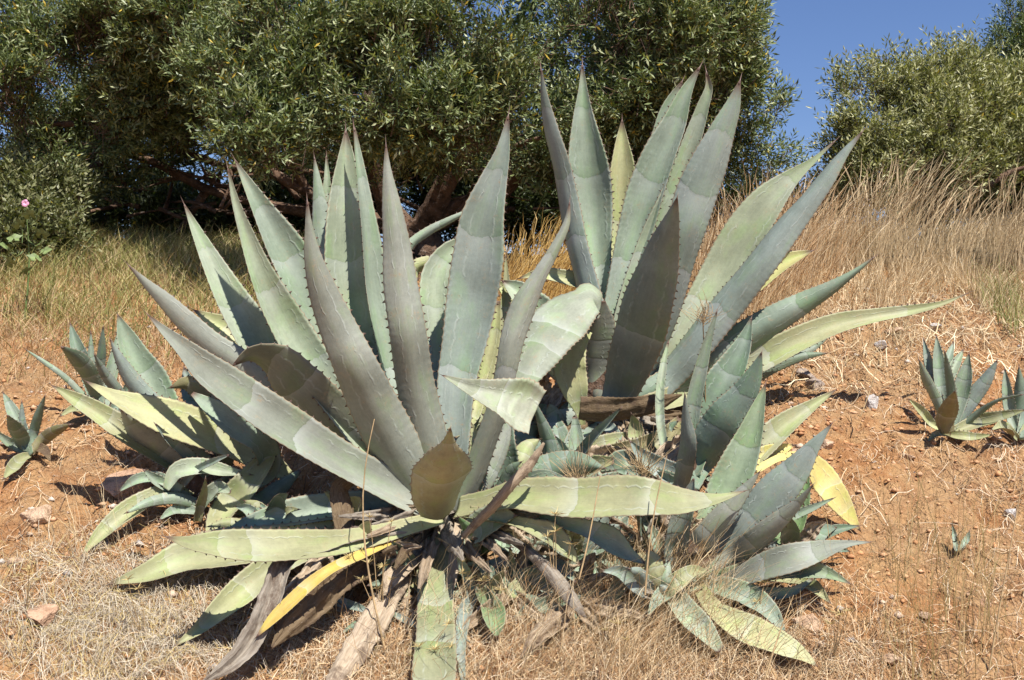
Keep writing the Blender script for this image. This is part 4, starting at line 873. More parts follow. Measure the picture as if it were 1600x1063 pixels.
small_tree('olive_tree', 'silvery olive tree with a ragged rounded crown, right of the open sky', (1400, 300, 9.0),
 [(1345,150,34,8.9),(1370,200,55,8.8),(1340,215,36,8.8),(1365,270,50,8.7),(1420,150,42,9.0),(1400,110,20,9.0),(1440,210,60,8.8),(1450,270,50,8.7),(1480,150,46,9.1),(1465,105,20,9.1),(1510,120,30,9.2),(1520,200,60,9.0),(1530,265,45,8.8),(1580,240,60,9.0),(1580,170,60,9.2),(1540,90,24,9.3),(1650,200,80,9.2),(1620,260,60,9.0),(1328,185,22,8.9),(1335,255,30,8.8)],
 5200, OV, 31, [[(1440,420,9.0),(1455,340,9.0),(1470,280,9.0),(1480,220,9.0)],[(1470,300,9.0),(1520,255,8.9),(1570,262,8.9),(1620,240,8.9)],[(1460,300,9.0),(1420,270,9.0),(1380,220,9.0)],[(1545,290,8.6),(1575,268,8.6),(1600,262,8.6)]], (0.055, 0.0145), gth=-.3)
small_tree('taller_tree', 'taller darker tree cut off by the right edge behind the olive', (1600, 300, 10.6),
 [(1600,30,50,10.5),(1590,90,55,10.5),(1570,60,26,10.5),(1560,110,36,10.5),(1620,150,80,10.6),(1570,170,50,10.6),(1530,180,40,10.6),(1520,240,50,10.6),(1590,240,70,10.6),(1650,60,80,10.6),(1680,180,90,10.6),(1588,10,24,10.5),(1545,150,26,10.6)],
 3600, OL[:4], 32, [[(1610,400,10.6),(1605,250,10.6),(1600,120,10.6),(1600,20,10.6)]], (0.05, .013), r0=.1)
# low bushes in the background under the big tree's crown
small_tree('bush', 'sunlit yellow-green bush at the left edge behind the mallow', (40, 400, 7.2),
 [(20,330,50,7.2),(75,325,45,7.3),(30,380,50,7.0),(90,375,34,7.1),(-30,350,60,7.3),(60,290,26,7.4),(110,310,22,7.4)],
 2600, [(0.04,0.05,0.02),(0.10,0.115,0.04),(0.18,0.19,0.08),(0.30,0.29,0.15)], 33, [[(40,430,7.2),(45,380,7.2),(50,330,7.2)]], (0.042, .016), r0=.03, gth=.02)
shade_cols = [(0.02, 0.03, 0.01), (0.05, 0.065, 0.02), (0.09, 0.11, 0.035)]  # near-black leaf tones stand in for shade under the crown
k = 0
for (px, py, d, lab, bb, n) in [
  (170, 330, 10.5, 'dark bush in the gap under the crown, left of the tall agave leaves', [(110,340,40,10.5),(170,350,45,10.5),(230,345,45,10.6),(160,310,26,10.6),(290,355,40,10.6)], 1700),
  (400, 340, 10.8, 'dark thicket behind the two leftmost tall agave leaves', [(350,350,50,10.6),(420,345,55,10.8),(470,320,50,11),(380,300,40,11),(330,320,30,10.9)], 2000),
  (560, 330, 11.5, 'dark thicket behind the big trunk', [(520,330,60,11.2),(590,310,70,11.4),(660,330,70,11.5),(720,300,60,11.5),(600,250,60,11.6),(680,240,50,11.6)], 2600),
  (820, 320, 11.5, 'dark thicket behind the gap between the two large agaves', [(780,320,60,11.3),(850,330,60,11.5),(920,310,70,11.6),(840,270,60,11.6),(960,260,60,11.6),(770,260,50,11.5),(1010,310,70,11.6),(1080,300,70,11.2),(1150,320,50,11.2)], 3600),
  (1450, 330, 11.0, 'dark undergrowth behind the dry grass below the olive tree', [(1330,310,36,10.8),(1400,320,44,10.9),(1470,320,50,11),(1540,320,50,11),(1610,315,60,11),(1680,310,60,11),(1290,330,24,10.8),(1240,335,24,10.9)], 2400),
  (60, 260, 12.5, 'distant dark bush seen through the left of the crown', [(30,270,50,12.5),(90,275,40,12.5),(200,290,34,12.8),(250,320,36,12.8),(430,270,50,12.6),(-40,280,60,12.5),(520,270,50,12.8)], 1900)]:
    small_tree('bush', lab, (px, py, d), bb, n, shade_cols, 40 + k, [[(px, 420, d), (px + 6, 370, d), (px, 320, d)]], (0.075, .022), r0=.04, twl=(.15, .35)); k += 1

# ---------------------------------------------------------------- grass, stems, litter
def blades(name, base, hgt, lean, width, cols, seed, mat=M_GRASS, bend=0.5, head=0.0, nseg=4, kind='stuff', var=.18):
    """tapering blades: base (n,3), hgt (n), lean (n,3) sideways drift at the top as a share of the height"""
    r = np.random.default_rng(seed); n = len(base)
    t = np.linspace(0, 1, nseg + 1)
    az = r.uniform(0, np.pi, n); S = np.stack([np.cos(az), np.sin(az) * .6, 0 * az], 1)
    Q = base[:, None] + (hgt[:, None] * (t - 0.15 * t ** 2)[None])[..., None] * np.array([0, 0, 1.0]) + lean[:, None] * (hgt[:, None] * (t ** (1 + bend))[None])[..., None]
    kink = r.normal(size=(n, nseg + 1, 3)) * 0.018 * t[None, :, None]; Q = Q + kink * hgt[:, None, None]
    w = width[:, None] * (1 - t[None] ** 2 * 0.8)
    if head > 0: w = w * (1 + head * np.exp(-((t[None] - 0.85) / 0.12) ** 2))
    Lp = Q - S[:, None] * (w * .5)[..., None]; Rp = Q + S[:, None] * (w * .5)[..., None]
    V = np.stack([Lp[:, :-1], Rp[:, :-1]], 2).reshape(n, -1, 3); V = np.concatenate([V, Q[:, -1:]], 1)
    m = 2 * nseg + 1; i = np.arange(n)[:, None] * m
    fs = []
    for s in range(nseg - 1): fs += [i + np.array([[2 * s, 2 * s + 1, 2 * s + 3]]), i + np.array([[2 * s, 2 * s + 3, 2 * s + 2]])]
    fs.append(i + np.array([[2 * nseg - 2, 2 * nseg - 1, 2 * nseg]]))
    T = np.concatenate(fs)
    cols = np.asarray(cols, float); ci = r.random(n) * (len(cols) - 1); i0 = ci.astype(int); fr = (ci - i0)[:, None]
    C = (cols[i0] * (1 - fr) + cols[np.minimum(i0 + 1, len(cols) - 1)] * fr) * r.uniform(1 - var, 1 + var, n)[:, None]
    me = make_mesh(name, V.reshape(-1, 3), T, np.full(len(T), 3), [mat], False, col=np.repeat(C, m, 0))
    return add_obj(name, me)
def on_ground(x, y, dz=0.0): return np.stack([x, y, ground_fine(x, y) + dz], 1)
def pxof(x, y, z): return 800 + F * x / y, 531.5 - F * (z - CZ) / y
def scatter(n, xr, yr, fn, seed):
    r = np.random.default_rng(seed); x = r.uniform(*xr, n); y = r.uniform(*yr, n); z = ground_h(x, y); px, py = pxof(x, y, z)
    k = r.random(n) < fn(x, y, px, py); return on_ground(x[k], y[k], -0.01)
def sst(v, a, b): t = np.clip((v - a) / (b - a), 0, 1); return t * t * (3 - 2 * t)
TAN = [(0.32, 0.23, 0.12), (0.54, 0.42, 0.25), (0.68, 0.53, 0.32), (0.82, 0.69, 0.46)]
# tall dry grass on the right crest
g = scatter(95000, (0.9, 4.6), (5.2, 9.0), lambda x, y, px, py: sst(y + 0.9 * fbm(x * 2, y * 2, 2), 5.4, 6.5) * np.clip(.45 + 3.2 * fbm(x * 3.3 + 7, y * 3.3, 2), 0, 1) * (px > 1080), 50)
n = len(g); hh = r.uniform(.10, .40, n) * (.35 + .65 * sst(g[:, 1], 5.4, 6.6)) * (0.75 + .5 * fbm(g[:, 0] * 1.3, g[:, 1] * 1.3, 2) + .25)
cl = fbm(g[:, 0] * 5, g[:, 1] * 5, 2)
ln = np.stack([r.normal(.10, .22, n) + cl * .5, r.normal(-.1, .25, n), -r.uniform(0, .2, n)], 1)
tag(blades('dry_grass', g, hh, ln, r.uniform(.0016, .0040, n), TAN, 51, head=1.0, var=.3), 'dense pale straw-coloured dry grass along the crest on the right', 'grass', kind='stuff')
def tussock(name, label, spots, nb, hr, leanx, cols, seed, w=(.002, .0045), spread=.10, head=2.0):
    r = np.random.default_rng(seed); B = []; H = []; LN = []
    for (px, d, hs) in spots:
        x0 = (px - 800) / F * d; x = x0 + r.normal(0, spread, nb); y = d + r.normal(0, spread, nb)
        B.append(on_ground(x, y, -.01)); H.append(r.uniform(*hr, nb) * hs)
        LN.append(np.stack([leanx + (x - x0) / spread * .12 + r.normal(0, .14, nb), r.normal(-.05, .16, nb), -r.uniform(0, .12, nb)], 1))
    B = np.concatenate(B); H = np.concatenate(H); LN = np.concatenate(LN)
    o = blades(name, B, H, LN, r.uniform(*w, len(B)), cols, seed + 1, head=head, nseg=5, bend=.7)
    return tag(o, label, 'grass', kind='stuff')
RED = [(0.38, 0.22, 0.10), (0.54, 0.36, 0.19), (0.64, 0.49, 0.29), (0.66, 0.54, 0.36)]
tussock('reddish_grass', 'tall reddish dry grass behind the tallest agave, between its leaves', [(1090,6.1,.8),(1115,6.0,.8),(1140,6.2,.95),(1165,6.4,1.0),(1190,6.5,1.05),(1215,6.7,1.1),(1240,6.9,1.0),(1150,6.0,.7),(1200,6.1,.7),(1255,6.6,.8),(1120,6.5,.9),(1280,7.0,.8)], 260, (.35, .80), .12, RED, 60, spread=.13)
tussock('orange_grass', 'wispy orange-red dry grass standing before the low spreading agave', [(1000,3.72,.7),(1025,3.68,.8),(1050,3.66,.9),(1075,3.6,.8),(1040,3.55,.7),(980,3.6,.6),(1105,3.55,.6)], 75, (.15, .42), .30, RED, 68, w=(.0012, .0024), spread=.06, head=1.6)
tussock('tall_grass_stems', 'tall leaning tan grass stems in front of the olive tree', [(1330,6.8,.9),(1352,6.7,.95),(1375,6.9,1.15),(1395,6.8,1.15),(1420,7.0,1.15),(1300,6.9,.75),(1465,7.0,.8),(1500,6.9,.8),(1555,7.0,.95),(1585,6.9,1.1)], 90, (.4, .85), .22, TAN[:3], 62, w=(.002, .0045), spread=.08, head=2.5)
tussock('golden_grass', 'golden drooping grass in the gap between the two large agaves', [(800,6.0,.9),(825,6.1,1.0),(850,6.2,1.1),(875,6.3,1.0),(900,6.2,.8),(780,6.3,.8),(860,6.7,1.0)], 150, (.3, .62), .30, [(0.42,0.25,0.07),(0.55,0.36,0.11),(0.62,0.46,0.20)], 64, spread=.12)
# green and tan grass on the left
g = scatter(60000, (-4.2, -0.1), (4.6, 8.2), lambda x, y, px, py: sst(y + 0.4 * fbm(x * 2, y * 2, 2), 4.85, 5.35) * (px < 560) * (.6 + .7 * fbm(x * 2 + 3, y * 2, 2)), 52)
n = len(g); far = sst(g[:, 1] + .4 * fbm(g[:, 0] * 2, g[:, 1] * 2, 2), 5.3, 6.2)
hh = r.uniform(.07, .22, n) + far * r.uniform(0, .20, n); ln = np.stack([r.normal(.1, .45, n), r.normal(0, .4, n), -r.uniform(0, .3, n)], 1)
half = r.random(n) < .12 + far * .7
GRN = [(0.10, 0.125, 0.03), (0.23, 0.25, 0.07), (0.45, 0.39, 0.15), (0.62, 0.51, 0.27)]
tag(blades('green_grass', g[half], hh[half] * .85, ln[half], r.uniform(.003, .006, half.sum()), GRN, 53), 'greenish grass going dry in front of the tree shade on the left', 'grass', kind='stuff')
tag(blades('straw', g[~half], hh[~half] * .9, ln[~half] * 1.4, r.uniform(.0025, .005, (~half).sum()), [(0.36,0.22,0.11),(0.48,0.32,0.17),(0.60,0.45,0.27)], 54), 'matted reddish straw between the left agaves and the green grass', 'grass', kind='stuff')
# green tuft at right
g = scatter(3000, (2.6, 4.2), (5.6, 6.5), lambda x, y, px, py: np.exp(-((px - 1575) / 45) ** 2 - ((py - 490) / 45) ** 2), 55); n = len(g)
tag(blades('green_tuft', g, r.uniform(.12, .3, n), np.stack([r.normal(0, .3, n), r.normal(0, .3, n), 0 * g[:, 0]], 1), r.uniform(.003, .005, n), [(0.13,0.17,0.04),(0.25,0.27,0.09),(0.40,0.36,0.16)], 56), 'green grass tuft at the right edge above the small agave', 'grass', kind='stuff')
# foreground dry grass in front of the agaves
def fg(x, y, px, py): return np.clip(np.exp(-((px - 1010) / 130) ** 2 - ((py - 960) / 90) ** 2) * 1.2 + .5 * np.exp(-((px - 800) / 120) ** 2 - ((py - 980) / 60) ** 2) + .35 * np.exp(-((py - 1060) / 60) ** 2) * (px > 560) * (px < 1300), 0, 1) * .9
g = scatter(20000, (-1.0, 1.4), (2.9, 4.0), fg, 57); n = len(g)
ln = np.stack([r.normal(.35, .45, n), r.normal(-.1, .35, n), -r.uniform(0, .3, n)], 1)
tag(blades('foreground_dry_grass', g, r.uniform(.08, .34, n), ln, r.uniform(.0012, .0026, n), RED + TAN, 58, head=.8, nseg=5), 'wispy orange-tan dry grass in front of the lower right agave', 'grass', kind='stuff')
g = scatter(3000, (1.0, 2.2), (2.9, 4.2), lambda x, y, px, py: np.exp(-((px - 1490) / 110) ** 2) * .5 * (py > 880), 59); n = len(g)
ln = np.stack([r.normal(.05, .14, n), r.normal(0, .12, n), 0 * g[:, 0]], 1)
tag(blades('wiry_grass', g, r.uniform(.15, .55, n), ln, r.uniform(.0013, .0024, n), [(0.22,0.19,0.07),(0.36,0.25,0.11),(0.50,0.38,0.20)], 61, head=1.2, nseg=5), 'thin upright wiry grass stems at the lower right', 'grass', kind='stuff')
g = scatter(1200, (-2.2, -0.9), (3.3, 4.9), lambda x, y, px, py: np.exp(-((px - 150) / 70) ** 2 - ((py - 850) / 90) ** 2) * .8, 63); n = len(g)
ln = np.stack([r.normal(-.25, .2, n), r.normal(0, .15, n), 0 * g[:, 0]], 1)
tag(blades('thin_straw', g, r.uniform(.10, .30, n), ln, r.uniform(.0013, .0024, n), TAN, 65, head=.8, nseg=5), 'sparse thin straw stalks on the soil at the lower left', 'grass', kind='stuff')

def litter(name, label, n0, xr, yr, fn, ln_r, w_r, cols, seed, lift=(0.0, .02), arch=.3):
    r = np.random.default_rng(seed); x = r.uniform(*xr, n0); y = r.uniform(*yr, n0); z = ground_h(x, y); px, py = pxof(x, y, z)
    k = r.random(n0) < fn(x, y, px, py); x = x[k]; y = y[k]; n = len(x)
    Lh = r.uniform(*ln_r, n); a = r.uniform(0, 2 * np.pi, n); cv = r.normal(0, .9, n); ns = 4
    pts = []; cx = x.copy(); cy = y.copy()
    for s in range(ns + 1):
        zz = ground_fine(cx, cy) + 0.002 + r.uniform(*lift, n) * (1 + 0) + arch * Lh * np.sin(np.pi * s / ns) * r.uniform(0, 1, n)
        pts.append(np.stack([cx, cy, zz], 1)); cx = cx + np.cos(a) * Lh / ns; cy = cy + np.sin(a) * Lh / ns; a = a + cv / ns + r.normal(0, .25, n)
    Q = np.stack(pts, 1); w = r.uniform(*w_r, n); T = norm(np.gradient(Q, axis=1)); S = norm(np.cross(T, np.array([0, -.5, 1.0]) + r.normal(0, .5, (n, 1, 3))))
    V = np.stack([Q - S * w[:, None, None] / 2, Q + S * w[:, None, None] / 2], 2).reshape(n, -1, 3); m = 2 * (ns + 1)
    i = np.arange(n)[:, None] * m; fs = np.concatenate([i + np.array([[2 * s, 2 * s + 1, 2 * s + 3, 2 * s + 2]]) for s in range(ns)])
    cols = np.asarray(cols, float); C = cols[r.integers(0, len(cols), n)] * r.uniform(.75, 1.2, n)[:, None]
    me = make_mesh(name, V.reshape(-1, 3), fs, np.full(len(fs), 4), [M_LITTER], False, col=np.repeat(C, m, 0))
    return tag(add_obj(name, me), label, 'plant litter', kind='stuff')
LT = [(0.42,0.27,0.14),(0.55,0.40,0.24),(0.30,0.17,0.09),(0.66,0.54,0.38),(0.20,0.12,0.07)]
def lf(x, y, px, py):
    m = .5 + 2.0 * fbm(x * 2.6 + 31, y * 2.6, 3)
    m = m + .35 * (px > 1150) * (py > 700)
    m = m * (1 - .7 * np.exp(-((px - 60) / 90) ** 2 - ((py - 740) / 110) ** 2)) * (1 - .55 * np.exp(-((px - 1370) / 120) ** 2 - ((py - 620) / 90) ** 2))
    return np.clip(m, .05, 1)
litter('dry_litter', 'dead stems and straw strewn over the orange soil', 34000, (-3.0, 3.3), (2.8, 6.3), lf, (.03, .16), (.0010, .0026), LT, 70, arch=.12)
GM = [(0.50,0.43,0.32),(0.40,0.33,0.23),(0.60,0.53,0.40),(0.34,0.26,0.17),(0.50,0.38,0.16)]
litter('dry_mat', 'tangled grey-tan mat of dead thyme-like stems at the lower left', 22000, (-2.0, -0.3), (2.8, 4.1), lambda x, y, px, py: np.clip(1.3 * np.exp(-((px - 190) / 170) ** 2 - ((py - 985) / 90) ** 2), 0, 1), (.03, .16), (.0008, .0017), GM, 71, lift=(0, .035), arch=.2)
litter('dry_tangle', 'tangle of fine tan stems at the foot of the agaves', 15000, (-0.7, 1.2), (2.8, 3.9), lambda x, y, px, py: np.clip(1.2 * np.exp(-((py - 1050) / 85) ** 2), 0, 1) * (px > 440), (.03, .17), (.0008, .0018), LT + RED, 72, lift=(0, .03), arch=.16)
litter('crest_litter', 'fallen tan stalks where the soil meets the tall grass on the right', 1800, (1.2, 4.0), (4.9, 6.6), lambda x, y, px, py: sst(y, 4.9, 5.7) * .9, (.05, .25), (.002, .0045), TAN, 73, lift=(0, .03), arch=.25)

# tiny crumbs of soil and pebbles
def crumbs(name, label, n, fn, seed, sz, cols, xr=(-3.0, 3.3), yr=(2.8, 6.4)):
    r = np.random.default_rng(seed); x = r.uniform(*xr, n); y = r.uniform(*yr, n); px, py = pxof(x, y, ground_h(x, y)); k = r.random(n) < fn(x, y, px, py); x = x[k]; y = y[k]; n = len(x)
    o8 = np.array([(1,0,0),(0,1,0),(-1,0,0),(0,-1,0),(0,0,1),(0,0,-1)], float)
    s = sz[0] + (sz[1] - sz[0]) * r.random(n) ** 8
    sc = r.uniform(.45, 1.25, (n, 6, 1)); V = o8[None] * sc * s[:, None, None] * np.stack([r.uniform(.8, 1.3, n), r.uniform(.8, 1.3, n), r.uniform(.5, .8, n)], 1)[:, None]
    a = r.uniform(0, 6.28, n); c, sn = np.cos(a)[:, None], np.sin(a)[:, None]; V = np.stack([V[..., 0] * c - V[..., 1] * sn, V[..., 0] * sn + V[..., 1] * c, V[..., 2]], -1)
    V = V + np.stack([x, y, ground_fine(x, y) + s * .15], 1)[:, None]
    tr = np.array([(0,1,4),(1,2,4),(2,3,4),(3,0,4),(1,0,5),(2,1,5),(3,2,5),(0,3,5)]); T = (np.arange(n)[:, None, None] * 6 + tr[None]).reshape(-1, 3)
    cols = np.asarray(cols, float); C = cols[r.integers(0, len(cols), n)] * r.uniform(.8, 1.15, n)[:, None]
    return tag(add_obj(name, make_mesh(name, V.reshape(-1, 3), T, np.full(len(T), 3), [M_LITTER], True, col=np.repeat(C, 6, 0))), label, 'pebbles', kind='stuff')
crumbs('soil_crumbs', 'crumbs and clods of orange soil on the bank', 42000, lambda x, y, px, py: np.clip(.6 + fbm(x * 3, y * 3, 2), 0, 1), 80, (.002, .020), [(0.56,0.29,0.135),(0.58,0.36,0.21),(0.46,0.23,0.11),(0.55,0.31,0.16)])
crumbs('pebbles', 'pale pebbles and chips of limestone on the bank', 6000, lambda x, y, px, py: np.clip(.5 + fbm(x * 2 + 9, y * 2, 2), 0, 1), 81, (.005, .026), [(0.55,0.46,0.37),(0.50,0.37,0.27),(0.45,0.40,0.35)])

# ---------------------------------------------------------------- single stones
import bmesh
def stone(px, py, w, h, col, label, flat=.7, seed=0, sink=.42):
    d = ground_depth(px, py + h * .35); x = (px - 800) / F * d; z = float(ground_h(x, d)); rx = w / F * d / 2; rz = max(h / F * d / 2, rx * .45)
    bm = bmesh.new(); bmesh.ops.create_icosphere(bm, subdivisions=3, radius=1.0)
    r = np.random.default_rng(seed + 500); pl = norm(r.normal(size=(16, 3))); dist = r.uniform(.5, .88, 16)
    for v in bm.verts:
        p = np.array(v.co)
        for a, b in zip(pl, dist):
            e = p @ a - b
            if e > 0: p = p - a * e
        p = p * (1 + .05 * math.sin(p[0] * 9 + seed) * math.cos(p[1] * 8))
        v.co = (p[0] * rx, p[1] * rx * .9, p[2] * rz)
    me = bpy.data.meshes.new('stone'); bm.to_mesh(me); bm.free(); me.materials.append(M_STONE)
    for f in me.polygons: f.use_smooth = False
    o = add_obj('stone', me, None, (x, d, z + rz * (1 - 2 * sink) * .6)); o.rotation_euler = (r.uniform(-.2, .2), r.uniform(-.2, .2), r.uniform(0, 6)); o.color = (*col, 1)
    return tag(o, label, 'stone', 'stones lying on the soil')
WH = (0.62, 0.60, 0.57); PT = (0.60, 0.43, 0.29); GB = (0.40, 0.33, 0.27); PK = (0.58, 0.38, 0.25)
for i, a in enumerate([
 (1361,622,36,40,WH,'pale whitish stone standing out on the soil left of the right-hand small agaves'),
 (1258,580,46,24,GB,'flat grey stone just under the dark leaf tip of the tall agave'),
 (1272,598,36,26,GB,'grey stone half in shadow below the flat grey one'),
 (1378,534,28,18,WH,'small white stone below the long yellow-green leaf'),
 (1398,512,34,16,PT,'pale stone at the edge of the dry grass, beneath the tip of the long leaf'),
 (1462,508,20,12,WH,'white pebble-sized stone in the grass edge above the right-hand small agave'),
 (1580,796,28,28,WH,'whitish stone near the right edge, below the small agaves'),
 (1262,968,56,34,PT,'large tan stone beside the drooping yellow-green leaf tip'),
 (1290,690,34,20,PT,'tan stone between the spread leaf tips and the pale whitish stone'),
 (1250,705,40,22,PT,'pale stone at the root of the bright yellow leaf'),
 (1420,712,24,14,PT,'small tan stone on the open slope below the right-hand small agave'),
 (1345,740,26,16,PK,'small pinkish stone right of the bright yellow leaf'),
 (1392,1030,36,20,PT,'tan stone near the bottom edge on the right'),
 (1330,1000,22,14,WH,'small white stone near the bottom edge, right of the yellow-green leaf'),
 (1225,892,22,14,PT,'small stone under the grey-green leaf on the lower right'),
 (205,742,110,62,PK,'largest stone, a broad pinkish boulder beneath the left agave leaves'),
 (60,795,70,34,PT,'broad low tan stone on the bare soil at the left'),
 (62,948,64,44,PK,'rounded brownish-pink stone at the lower left'),
 (28,875,34,18,PT,'tan stone at the left edge beside the dead-stem mat'),
 (845,918,32,26,PK,'pinkish stone among dry stems under the agaves'),
 (862,930,26,18,PT,'tan stone touching the pinkish one under the agaves'),
 (815,885,24,24,PK,'orange-pink stone above the other stones under the agaves'),
 (1445,960,26,16,PT,'small tan stone in the wiry grass at the lower right'),
 (1540,940,30,18,PK,'pinkish stone low at the right in the wiry grass'),
]): stone(*a, seed=i)

# ---------------------------------------------------------------- weeds
M_STEM = simple('weed_stem', (0.42, 0.30, 0.16), .7, .2, 30, .3)
M_HEAD = simple('weed_seed_head', (0.52, 0.41, 0.19), .6, .2, 60, .35)
M_GSTEM = simple('green_stem', (0.14, 0.20, 0.06), .6, .3, 30, .3)
M_PINK = simple('mallow_petal', (0.72, 0.36, 0.50), .5, .2, 40, .1)
M_MLEAF = simple('mallow_leaf', (0.17, 0.22, 0.08), .55, .3, 30, .3)
def star(c, R, seed):
    r = np.random.default_rng(seed); V = []; T = []
    for k in range(11):
        a = k * 2 * math.pi / 11 + r.uniform(-.2, .2); e = r.uniform(-.1, .8); L_ = R * r.uniform(.7, 1.35)
        dv = np.array([math.cos(a) * math.cos(e), math.sin(a) * math.cos(e), math.sin(e)]); s = norm(np.cross(dv, [0.2, .3, 1.0])); t = np.cross(dv, s); w = R * .065
        b = np.asarray(c); o = len(V)
        V += [b + s * w * .6, b + t * w * .6, b - (s + t) * w * .5, b + dv * L_ * .5 + s * w + np.array([0, 0, R * .06]), b + dv * L_]
        T += [(o, o + 1, o + 3), (o + 1, o + 4, o + 3), (o + 1, o + 2, o + 4), (o + 2, o, o + 3), (o + 2, o + 3, o + 4)]
    return np.array(V), np.array(T)
def weed(label, base, heads, dep, seed):
    x, y, z = (base[0] - 800) / F * dep, dep, 0; z = float(ground_h(x, y)); b = np.array([x, y, z])
    root = thing('dry_weed', label, 'weed', b.tolist(), 'dry weeds with star-shaped seed heads')
    r = np.random.default_rng(seed); fork = b + np.array([0, 0, .03])
    for i, (hx, hy) in enumerate(heads):
        e = unp(hx, hy, dep - r.uniform(-.03, .06)); m = (fork + e) / 2 + r.normal(0, .012, 3)
        o = tubes('stem', root, b, [([b.tolist(), m.tolist(), e.tolist()], [.0022, .0015, .001])], M_STEM, 4)
        v, t = star([0, 0, 0], r.uniform(.020, .030), seed * 31 + i)
        add_obj('seed_head', make_mesh('seed_head', v, t, np.full(len(t), 3), [M_HEAD]), root, (e - b).tolist())
W = [
 ('dry weed with star seed heads over the low level pale leaf', (590, 900), [(577,808),(612,815)], -.8),
 ('dry weed with a cluster of star heads left of the hanging leaf', (600, 985), [(575,880),(598,885),(565,905),(612,905),(590,920)], -.35),
 ('dry weed among the dead leaves at the foot of the largest agave', (530, 980), [(520,883),(535,905),(511,958),(545,870)], -.3),
 ('dry weed with star heads in front of the hanging leaf near the bottom', (655, 1055), [(655,1010),(700,975),(680,1015),(640,1025),(705,1010)], -.2),
 ('dry weed just right of the hanging leaf, its heads yellow', (735, 960), [(722,877),(722,896),(752,905),(735,905)], -.3),
 ('dry weed with wide orange-yellow heads over the little pups', (790, 985), [(755,908),(782,922),(775,960),(740,980)], -.3),
 ('dry weed over the drooping yellow-green leaf right of centre', (870, 920), [(855,838),(868,830),(892,850),(868,804)], -.55),
 ('dry weed in front of the low spreading agave, under its bottom leaf', (1190, 975), [(1195,910),(1182,940),(1215,903),(1178,965)], -.2),
 ('dry weed at the bottom right of the drooping yellow-green leaf', (1300, 1040), [(1312,960),(1325,955),(1298,975)], -.1),
 ('dry weed left of the dead grey leaf, on the dead-stem mat', (225, 1000), [(200,905),(215,920),(190,925)], -.1),
 ('dry weed at the left edge, on the bank beside the tan stone', (40, 960), [(30,900),(45,890),(60,905)], -.1),
 ('dry weed in the middle of the orange wispy grass', (960, 1040), [(945,985),(965,975),(980,1000)], -.2)]
for i, (lab, b, hds, dd) in enumerate(W):
    d = ground_depth(*b); weed(lab, b, hds, d, i + 1) if dd > -.5 else weed(lab, b, hds, d + dd * .35, i + 1)
# thin dead stalks standing on their own
def stalk(label, pts, dep, r0=.003, mat=None):
    P = [U3(x, y, dep + .02 * i) for i, (x, y) in enumerate(pts)]; b = P[0]
    o = tubes('dry_stalk', None, b, [(P, np.linspace(r0, r0 * .4, len(P)))], mat or M_STEM, 5); o.location = b
    tag(o, label, 'stalk')
stalk('thin grey-brown stalk bending up in front of the left of the largest agave', [(612,1060),(598,1000),(578,920),(568,850),(563,790),(568,720),(585,655)], 3.3, .004)
stalk('bare pale stalk rising across the long level leaf to the small pup', [(905,905),(920,850),(930,790),(938,742)], 3.3, .003)
stalk('slender reddish stalk with a nodding top left of the low spreading agave', [(1008,930),(1012,850),(1022,790),(1035,740),(1042,712)], 3.25, .003)
stalk('dark thin stalk leaning at the lower right of the drooping leaf', [(1195,1063),(1210,1010),(1228,960),(1240,930)], 3.1, .003)
stalk('thin brown stalk standing on the open slope left of the right-hand small agave', [(1345,650),(1362,610),(1375,560),(1380,520)], 4.6, .003)
stalk('pale straight stalk at the right edge of the wiry grass', [(1545,1050),(1565,930),(1580,850),(1600,740)], 3.2, .003)
# dried tufted stems in the gap between leaves of the tall agave
for lab, c, dd, n_ in (('spiky dried twig clump in front of the wide leaves of the tall agave', (1098, 500), 4.3, 46), ('fine dry brush under the arched leaf', (905, 760), 3.95, 70), ('fine dry brush right of the thin pup blade', (1005, 740), 4.0, 70)):
    x, y = (c[0] - 800) / F * dd, dd; z0 = CZ - (c[1] - 531.5) / F * dd; rr = np.random.default_rng(n_); items = []
    for k in range(n_):
        a = rr.uniform(0, 6.28); l = rr.uniform(.05, .22 if n_ > 50 else .12); e = rr.uniform(.3, 1.4); p0 = np.array([x, y, z0]) + rr.normal(0, .012, 3)
        p2 = p0 + l * np.array([math.cos(a) * math.cos(e), math.sin(a) * math.cos(e), math.sin(e)]); p1 = (p0 + p2) / 2 + rr.normal(0, .012, 3); items.append(([p0, p1, p2], [.0014, .001, .0006]))
    if n_ < 50: items.append(([[x + .02, y + .05, z0 - .35], [x + .01, y, z0 - .15], [x, y, z0]], [.003, .003, .002]))
    o = tubes('dry_brush', None, [x, y, z0], items, M_STEM, 3); o.location = (x, y, z0); tag(o, lab, 'dry brush')
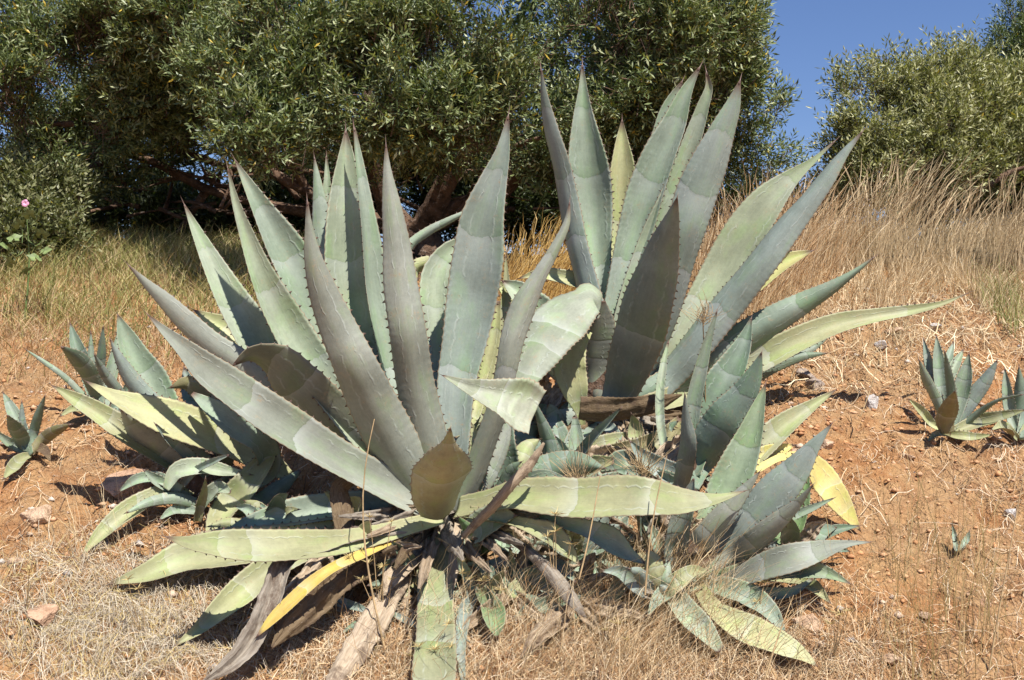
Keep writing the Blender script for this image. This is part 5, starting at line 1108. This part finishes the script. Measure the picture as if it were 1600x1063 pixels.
# mallow with one pink flower at the left
dep = 6.0; bx, by = (38 - 800) / F * dep, dep; b = np.array([bx, by, float(ground_h(bx, by))])
mal = thing('mallow_plant', 'tall leafy mallow with a single pink flower at the left edge', 'flowering plant', b.tolist())
top = unp(40, 318, dep)
tubes('stem', mal, b, [([b, (b + top) / 2 + [.03, 0, 0], top], [.005, .004, .002])], M_GSTEM, 6)
V = []; T = []
for k in range(5):
    a = k * 2 * math.pi / 5; o = len(V)
    for (rr_, ww, zz) in ((0.002, .003, 0), (.011, .008, -.004), (.018, .009, -.003), (.021, .003, 0)):
        for sg in (-1, 1):
            V.append([rr_ * math.cos(a) - sg * ww * math.sin(a), zz - .004, rr_ * math.sin(a) + sg * ww * math.cos(a)])
    for s in range(3): T.append((o + 2 * s, o + 2 * s + 1, o + 2 * s + 3, o + 2 * s + 2))
add_obj('flower', make_mesh('flower', np.array(V), np.array(T), np.full(len(T), 4), [M_PINK]), mal, (top - b).tolist())
r2 = np.random.default_rng(5)
for i, (px, py) in enumerate([(30,350),(55,345),(22,372),(48,378),(65,365),(30,398),(55,402),(15,410),(38,425),(70,392),(8,385),(45,335)]):
    c = unp(px, py, dep - .05 + r2.uniform(-.08, .08)); V = [[0, 0, 0]]; T = []; nl = 15; tilt = r2.uniform(-.6, .6)
    for k in range(nl):
        a = -1.3 + k * (math.pi + 2.6) / (nl - 1); R = .036 * (1 + .22 * math.cos(5 * (a - .3))) * r2.uniform(.9, 1.1)
        q = (i * 1.7) % 6.28; vx, vy, vz = R * math.cos(a), -.008 * math.cos(2 * a) - R * .6 * math.sin(a), R * math.sin(a) * .6 + tilt * R * math.cos(a)
        V.append([vx * math.cos(q) - vy * math.sin(q), vx * math.sin(q) + vy * math.cos(q), vz])
    for k in range(1, nl): T.append((0, k, k + 1))
    add_obj('leaf', make_mesh('mallow_leaf', np.array(V), np.array(T), np.full(len(T), 3), [M_MLEAF]), mal, (c - b).tolist())
    tubes('leaf_stalk', mal, b, [([c, c + [0.01, .03, -.03], (b + top) / 2 * .5 + c * .5], [.0015, .0015, .002])], M_GSTEM, 4)
